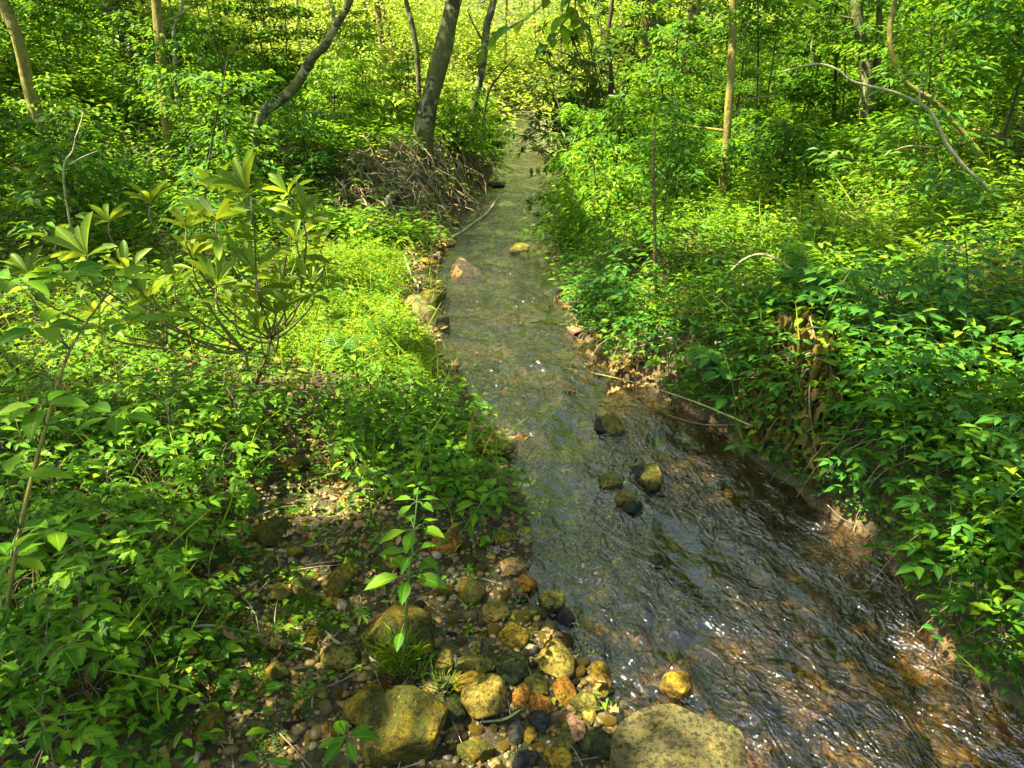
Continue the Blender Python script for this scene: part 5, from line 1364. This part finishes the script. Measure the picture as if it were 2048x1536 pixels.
def saplings():
    rg = np.random.default_rng(151); n = 0
    # left slope
    spots = []
    P = wedge(rg, 900, 4.8, 15, 1.0, 1.0); px, py, zc = proj(P); dl = Lx(P[:, 1]) - P[:, 0]; dr = P[:, 0] - Rx(P[:, 1])
    kl = (dl > 1.2) & (px > -200) & ~inpoly(px, py, GRASSZ) & ~inpoly(px, py, LITTERZ) & ~((P[:, 1] < 7.5) & (px > 480)) & ~((px > 780) & (py > 250))
    for c0, c1, Yk in [(520, 1010, 11.0), (470, 560, 8.4), (290, 375, 8.6), (10, 110, 7.2), (215, 300, 10)]: kl &= ~((px > c0) & (px < c1) & (P[:, 1] < Yk))
    L_ = thin(P[kl], rg, .85)[:46]
    for p in L_:
        h = rg.uniform(.9, 2.6) * (.6 if p[1] < 7 else 1)
        spray_plant(p, h, rg, rg.uniform(.6, 1.1), rg.uniform(.06, .085), 7, M_SAP, B_DARK, 'sapling', 'thin leafy sapling in the layered green understorey on the left slope', 'sapling', 'understorey saplings on the left slope')
    kr = (dr > .9) & (px < 2250) & (px > 1180) & ((P[:, 1] > 6.2))
    for c0, c1, Yk in [(1400, 1500, 6.7), (1690, 1780, 8.2), (1280, 1330, 10.0), (1600, 2050, 6.0)]: kr &= ~((px > c0) & (px < c1) & (P[:, 1] < Yk))
    R_ = thin(P[kr], rg, .8)[:56]
    for p in R_:
        h = rg.uniform(.8, 2.4) * (.55 if p[1] < 7.5 else 1)
        spray_plant(p, h, rg, rg.uniform(.6, 1.1), rg.uniform(.055, .085), 7, M_SAP, B_DARK, 'sapling', 'thin leafy sapling in the layered green understorey on the right slope', 'sapling', 'understorey saplings on the right slope')
    # named ones
    def sp(px, py, h, label, Y=None, **k):
        b = ground(px, py) if Y is None else at(px, py, Y); b[2] = float(terr(b[0], b[1]))
        return spray_plant(b, h, rg, label=label, **k)
    y_ = at(1440, 442, 6.6)
    # crown of the young tree on the right slope
    sp(1500, 425, 2.3, 'leafy spray of branches around the young tree with the torn patch', spread_=.95, leaf=.07, layers=11, low=.5, name='shrub', cat='shrub', dens=1.1, Y=7.1)
    sp(1330, 330, 2.1, 'dark glossy leaved bush left of the young tree on the right slope', spread_=1.0, leaf=.08, layers=10, low=.2, name='shrub', cat='shrub', dens=1.2)
    sp(1225, 400, 1.1, 'light green bush overhanging the right waterline below the evergreen thicket', spread_=.9, leaf=.065, layers=9, low=.1, name='shrub', cat='shrub', dens=1.3)
    sp(1200, 480, .8, 'low bright bush at the right waterline in the upper stream', spread_=.75, leaf=.055, layers=8, low=.1, name='shrub', cat='shrub', dens=1.1)
    sp(1180, 360, 1.0, 'green bush hanging over the far right bend', spread_=.9, leaf=.08, layers=8, low=.1, name='shrub', cat='shrub', dens=1.3)
    sp(1240, 560, .45, 'small bright bush on the right bank beside the spindly sapling', spread_=.5, leaf=.045, layers=6, low=.1, name='shrub', cat='shrub', dens=.9, r0=.005)
    sp(1309, 600, 1.75, 'small leaves spread along the spindly sapling at the right waterline', spread_=.38, leaf=.05, layers=13, low=.2, tilt=.02, name='shrub', cat='shrub', dens=.6, r0=.004)
    sp(735, 300, 1.2, 'sunny green bush left of the thick leaning tree', Y=10.8, spread_=1.0, leaf=.075, layers=9, low=.1, name='shrub', cat='shrub', dens=1.4, lm=M_FARL)  # wears the leaf colours with sun painted in
    sp(670, 310, 1.0, 'dense green bush behind the crooked bowing tree', Y=9.8, spread_=.9, leaf=.07, layers=9, low=.1, name='shrub', cat='shrub', dens=1.3)
    sp(915, 312, .9, 'bright bush between the thick leaning tree and the slender dark tree', spread_=.9, leaf=.075, layers=9, low=.1, name='shrub', cat='shrub', dens=1.4)
    sp(955, 305, .9, 'bright bush hanging over the far left bend of the stream', spread_=.9, leaf=.08, layers=8, low=.1, name='shrub', cat='shrub', dens=1.4)
    sp(620, 345, .8, 'bluish green bush on the upper edge of the left bank', spread_=.9, leaf=.055, layers=8, low=.05, name='shrub', cat='shrub', dens=1.3, lm=M_BLUE)
    sp(230, 430, .8, 'pale sunlit bush left behind the rhododendron', spread_=.8, leaf=.07, layers=7, low=.15, name='shrub', cat='shrub', dens=.8, r0=.006)
    sp(130, 400, 1.2, 'sunlit layered bush around the pale forked sapling', spread_=.95, leaf=.08, layers=7, low=.4, name='shrub', cat='shrub', dens=.8, r0=.008)
    sp(430, 330, .6, 'bright low bush at the foot of the crooked bowing tree', spread_=.8, leaf=.06, layers=6, low=.1, name='shrub', cat='shrub', dens=1.0, r0=.006)
    sp(1800, 430, 1.0, 'grey green long leaved bush below the pair of joined stems', spread_=.9, leaf=.09, layers=7, low=.2, name='shrub', cat='shrub', dens=.8, lm=M_BLUE, wr=.3, r0=.008)
    sp(1990, 330, 2.0, 'layered bright bush at the right edge beside the arching tree', Y=5.6, spread_=1.1, leaf=.085, layers=9, low=.3, name='shrub', cat='shrub', dens=1.0, r0=.012)
    sp(1860, 250, 2.2, 'tall layered bush behind the arching tree', Y=7.6, spread_=1.2, leaf=.085, layers=10, low=.2, name='shrub', cat='shrub', dens=1.1, r0=.014)
    sp(1600, 300, 1.9, 'layered bush between the young tree and the pair of joined stems', Y=9.0, spread_=1.1, leaf=.08, layers=9, low=.2, name='shrub', cat='shrub', dens=1.1, r0=.012)
    sp(560, 120, 2.4, 'tall sunny bush behind the crooked bowing tree', Y=12.0, spread_=1.4, leaf=.1, layers=10, low=.1, name='shrub', cat='shrub', dens=1.2, lm=M_SAP)
    # tiny seedlings on the gravel and between stones
saplings()
def evergreen_thicket():
    rg = np.random.default_rng(161)
    for (px, py, Y, h, lb) in [(1165, 300, 12.2, 2.6, 'dark evergreen thicket of narrow leaves on the far right bank'), (1235, 300, 12.8, 3.6, 'taller dark evergreen thicket behind the far right bank'), (1140, 285, 15.5, 1.5, 'dark narrow leaved bush hanging over the bright bend')]:
        b = at(px, py, Y); b[2] = float(terr(b[0], b[1])); t = thing('evergreen_shrub', lb, 'shrub', b)
        mbS = MB(); mbL = MB()
        for k in range(85):
            a = rg.uniform(0, 6.28); q = rg.uniform(0, 1) ** .6; c = b + np.array([math.cos(a) * q * h * .42, math.sin(a) * q * h * .4, h * rg.uniform(.05, 1) * (1 - .3 * q)])
            if k < 34: V, T = tube([b, (b + c) / 2 + rg.normal(0, .1, 3), c], [.02, .006], 4, 7, cap=False); mbS.add(V, T)
            whorl(mbL, c, np.array([rg.normal(0, .5), rg.normal(0, .5), 1]), 13, .2, rg, (-.4, .4), .22, L_FAR)
        obj('stem', mbS, B_DARK, t); obj('foliage', mbL, M_DARKR, t)
evergreen_thicket()
def dead_brush():
    rg = np.random.default_rng(167); b = ground(1085, 318); t = thing('brush_pile', 'grey leafless brush hanging over the bright bend', 'brush', b)
    for k in range(46):
        p = b + np.array([rg.uniform(-.2, .4), rg.uniform(-.3, .6), rg.uniform(.1, .8)]); d = np.array([-rg.uniform(.3, 1.0), rg.normal(0, .3), rg.normal(-.15, .25)])
        mb = MB(); V, T = tube([p, p + d * .5 + rg.normal(0, .06, 3), p + d], [.010, .003], 4, 7, cap=False); mb.add(V, T); obj('twig', mb, B_PALE, t)
dead_brush()

# ---- overhanging limb with large light leaves at the top of the picture
def overhang():
    rg = np.random.default_rng(171)
    x, y = 3.1, 3.4; b = np.array([x, y, float(terr(x, y)) - .05]); t = thing('overhanging_tree', 'slender tree whose low limb hangs large light green leaves into the top centre', 'tree', b)
    tr = [b, b + [-.1, 0, 1.2], b + [-.3, -.1, 2.2]]; e = at(1160, -60, 3.0)
    mb = MB(); V, T = tube(tr + [b + [-.35, -.1, 3.4]], [.05, .04, .02], 10, 20, .1); mb.add(V, T); obj('trunk', mb, B_BROWN, t)
    mb = MB(); V, T = tube([tr[2], (tr[2] + e) / 2 + UPV * .25, e], [.018, .006], 7, 16); mb.add(V, T); obj('limb', mb, B_BROWN, t)
    for q in [[(1160, -60), (1140, 0), (1120, 60), (1085, 100)], [(1160, -60), (1150, 20), (1170, 60)], [(1160, -60), (1060, 30), (990, 70), (968, 100)], [(1400, -60), (1560, -20), (1610, 0)]]:
        L = MB(); S = MB(); p = [at(a, c, 3.0 + .03 * i) for i, (a, c) in enumerate(q)]
        if q[0][0] == 1400: V, T = tube([(tr[2] + e) / 2 + UPV * .25, p[0]], [.008, .005], 5, 6); S.add(V, T)
        twigleaves(L, S, p, .085, rg, 9, .58, r=.004); tw = obj('twig', S, B_BROWN, t); obj('leaf_spray', L, M_SAP, t)
overhang()

# ---- the sunlit wood beyond
def far_wood():
    rg = np.random.default_rng(181)
    # thin trunks one can tell apart
    xs = [(690, 22), (742, 30), (772, 20), (600, 24), (640, 34), (800, 26), (905, 28), (1035, 36), (1010, 30), (1070, 32), (1120, 26), (1165, 30), (1420, 20), (1520, 24), (1590, 22), (1840, 19), (1950, 22), (450, 22), (180, 20), (120, 24), (530, 30), (1265, 28)]
    for i, (px, Y) in enumerate(xs):
        b = at(px, 130, Y); b[2] = float(terr(b[0], b[1])) - .1; r = rg.uniform(.05, .13)
        t = thing('woodland_tree', 'thin pale trunk under sunlit crowns in the wood beyond the stream', 'tree', b, 'thin trunks in the sunlit wood beyond')
        H = rg.uniform(7, 10); top = b + np.array([rg.normal(0, .6), rg.normal(0, .4), H])
        mb = MB(); V, T = tube([b, (b + top) / 2 + rg.normal(0, .12, 3), top], [r, r * .35], 8, 14, .1, i); mb.add(V, T); obj('trunk', mb, [B_PALE, B_LICHEN, B_BROWN][i % 3], t)
        n = 420; c = top - UPV * 1.5; P = c + rg.normal(0, 1, (n, 3)) * [1.3, 1.3, 1.2]; D = rg.normal(0, 1, (n, 3)) * [1, 1, .4] - UPV * .2; ln = rg.uniform(.2, .34, n)
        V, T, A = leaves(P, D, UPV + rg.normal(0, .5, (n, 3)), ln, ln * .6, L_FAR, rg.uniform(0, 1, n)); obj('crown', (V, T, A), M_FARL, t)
    # mass of foliage: layered clumps from the ground up
    mb = MB(); nC = 3300
    Y = 15 + 30 * rg.uniform(0, 1, nC) ** .9; X = rg.uniform(-1, 1, nC) * (Y * .85)
    g = terr(X, Y); H = rg.uniform(0, 1, nC) ** 1.1 * (1.5 + .23 * (Y - 12))
    ok = (X < Lx(Y) - .6) | (X > Rx(Y) + .6) | (Y > 29)
    ok &= ~((Y < 29) & (np.abs(X - .5 * (Lx(Y) + Rx(Y))) < 1.4))
    X, Y, g, H = X[ok], Y[ok], g[ok], H[ok]
    nb = 620; Xb = rg.uniform(-9, 9, nb); Yb = rg.uniform(28.5, 36, nb); X = np.concatenate([X, Xb]); Y = np.concatenate([Y, Yb]); g = np.concatenate([g, terr(Xb, Yb)]); H = np.concatenate([H, rg.uniform(0, 5.5, nb)])
    P, D, Ls, A_ = [], [], [], []
    for x, y, z, h in zip(X, Y, g, H):
        k = int(58); r_ = .55 + .018 * y
        q = rg.normal(0, 1, (k, 3)) * [r_, r_, .16 + .006 * y]; P.append(q + [x, y, z + h + .1]); D.append(rg.normal(0, 1, (k, 3)) * [1, 1, .35] - UPV * .15); Ls.append(rg.uniform(.06, .11, k) * (.6 + y / 42)); A_.append(np.clip(rg.uniform(0, .8) + rg.normal(0, .2, k), 0, 1))
    P, D, Ls, A_ = map(np.concatenate, (P, D, Ls, A_))
    V, T, A = leaves(P, D, UPV + rg.normal(0, .45, P.shape), Ls, Ls * .62, L_FAR, A_)
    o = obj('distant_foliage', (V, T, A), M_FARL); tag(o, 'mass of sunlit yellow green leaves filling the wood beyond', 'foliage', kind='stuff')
far_wood()
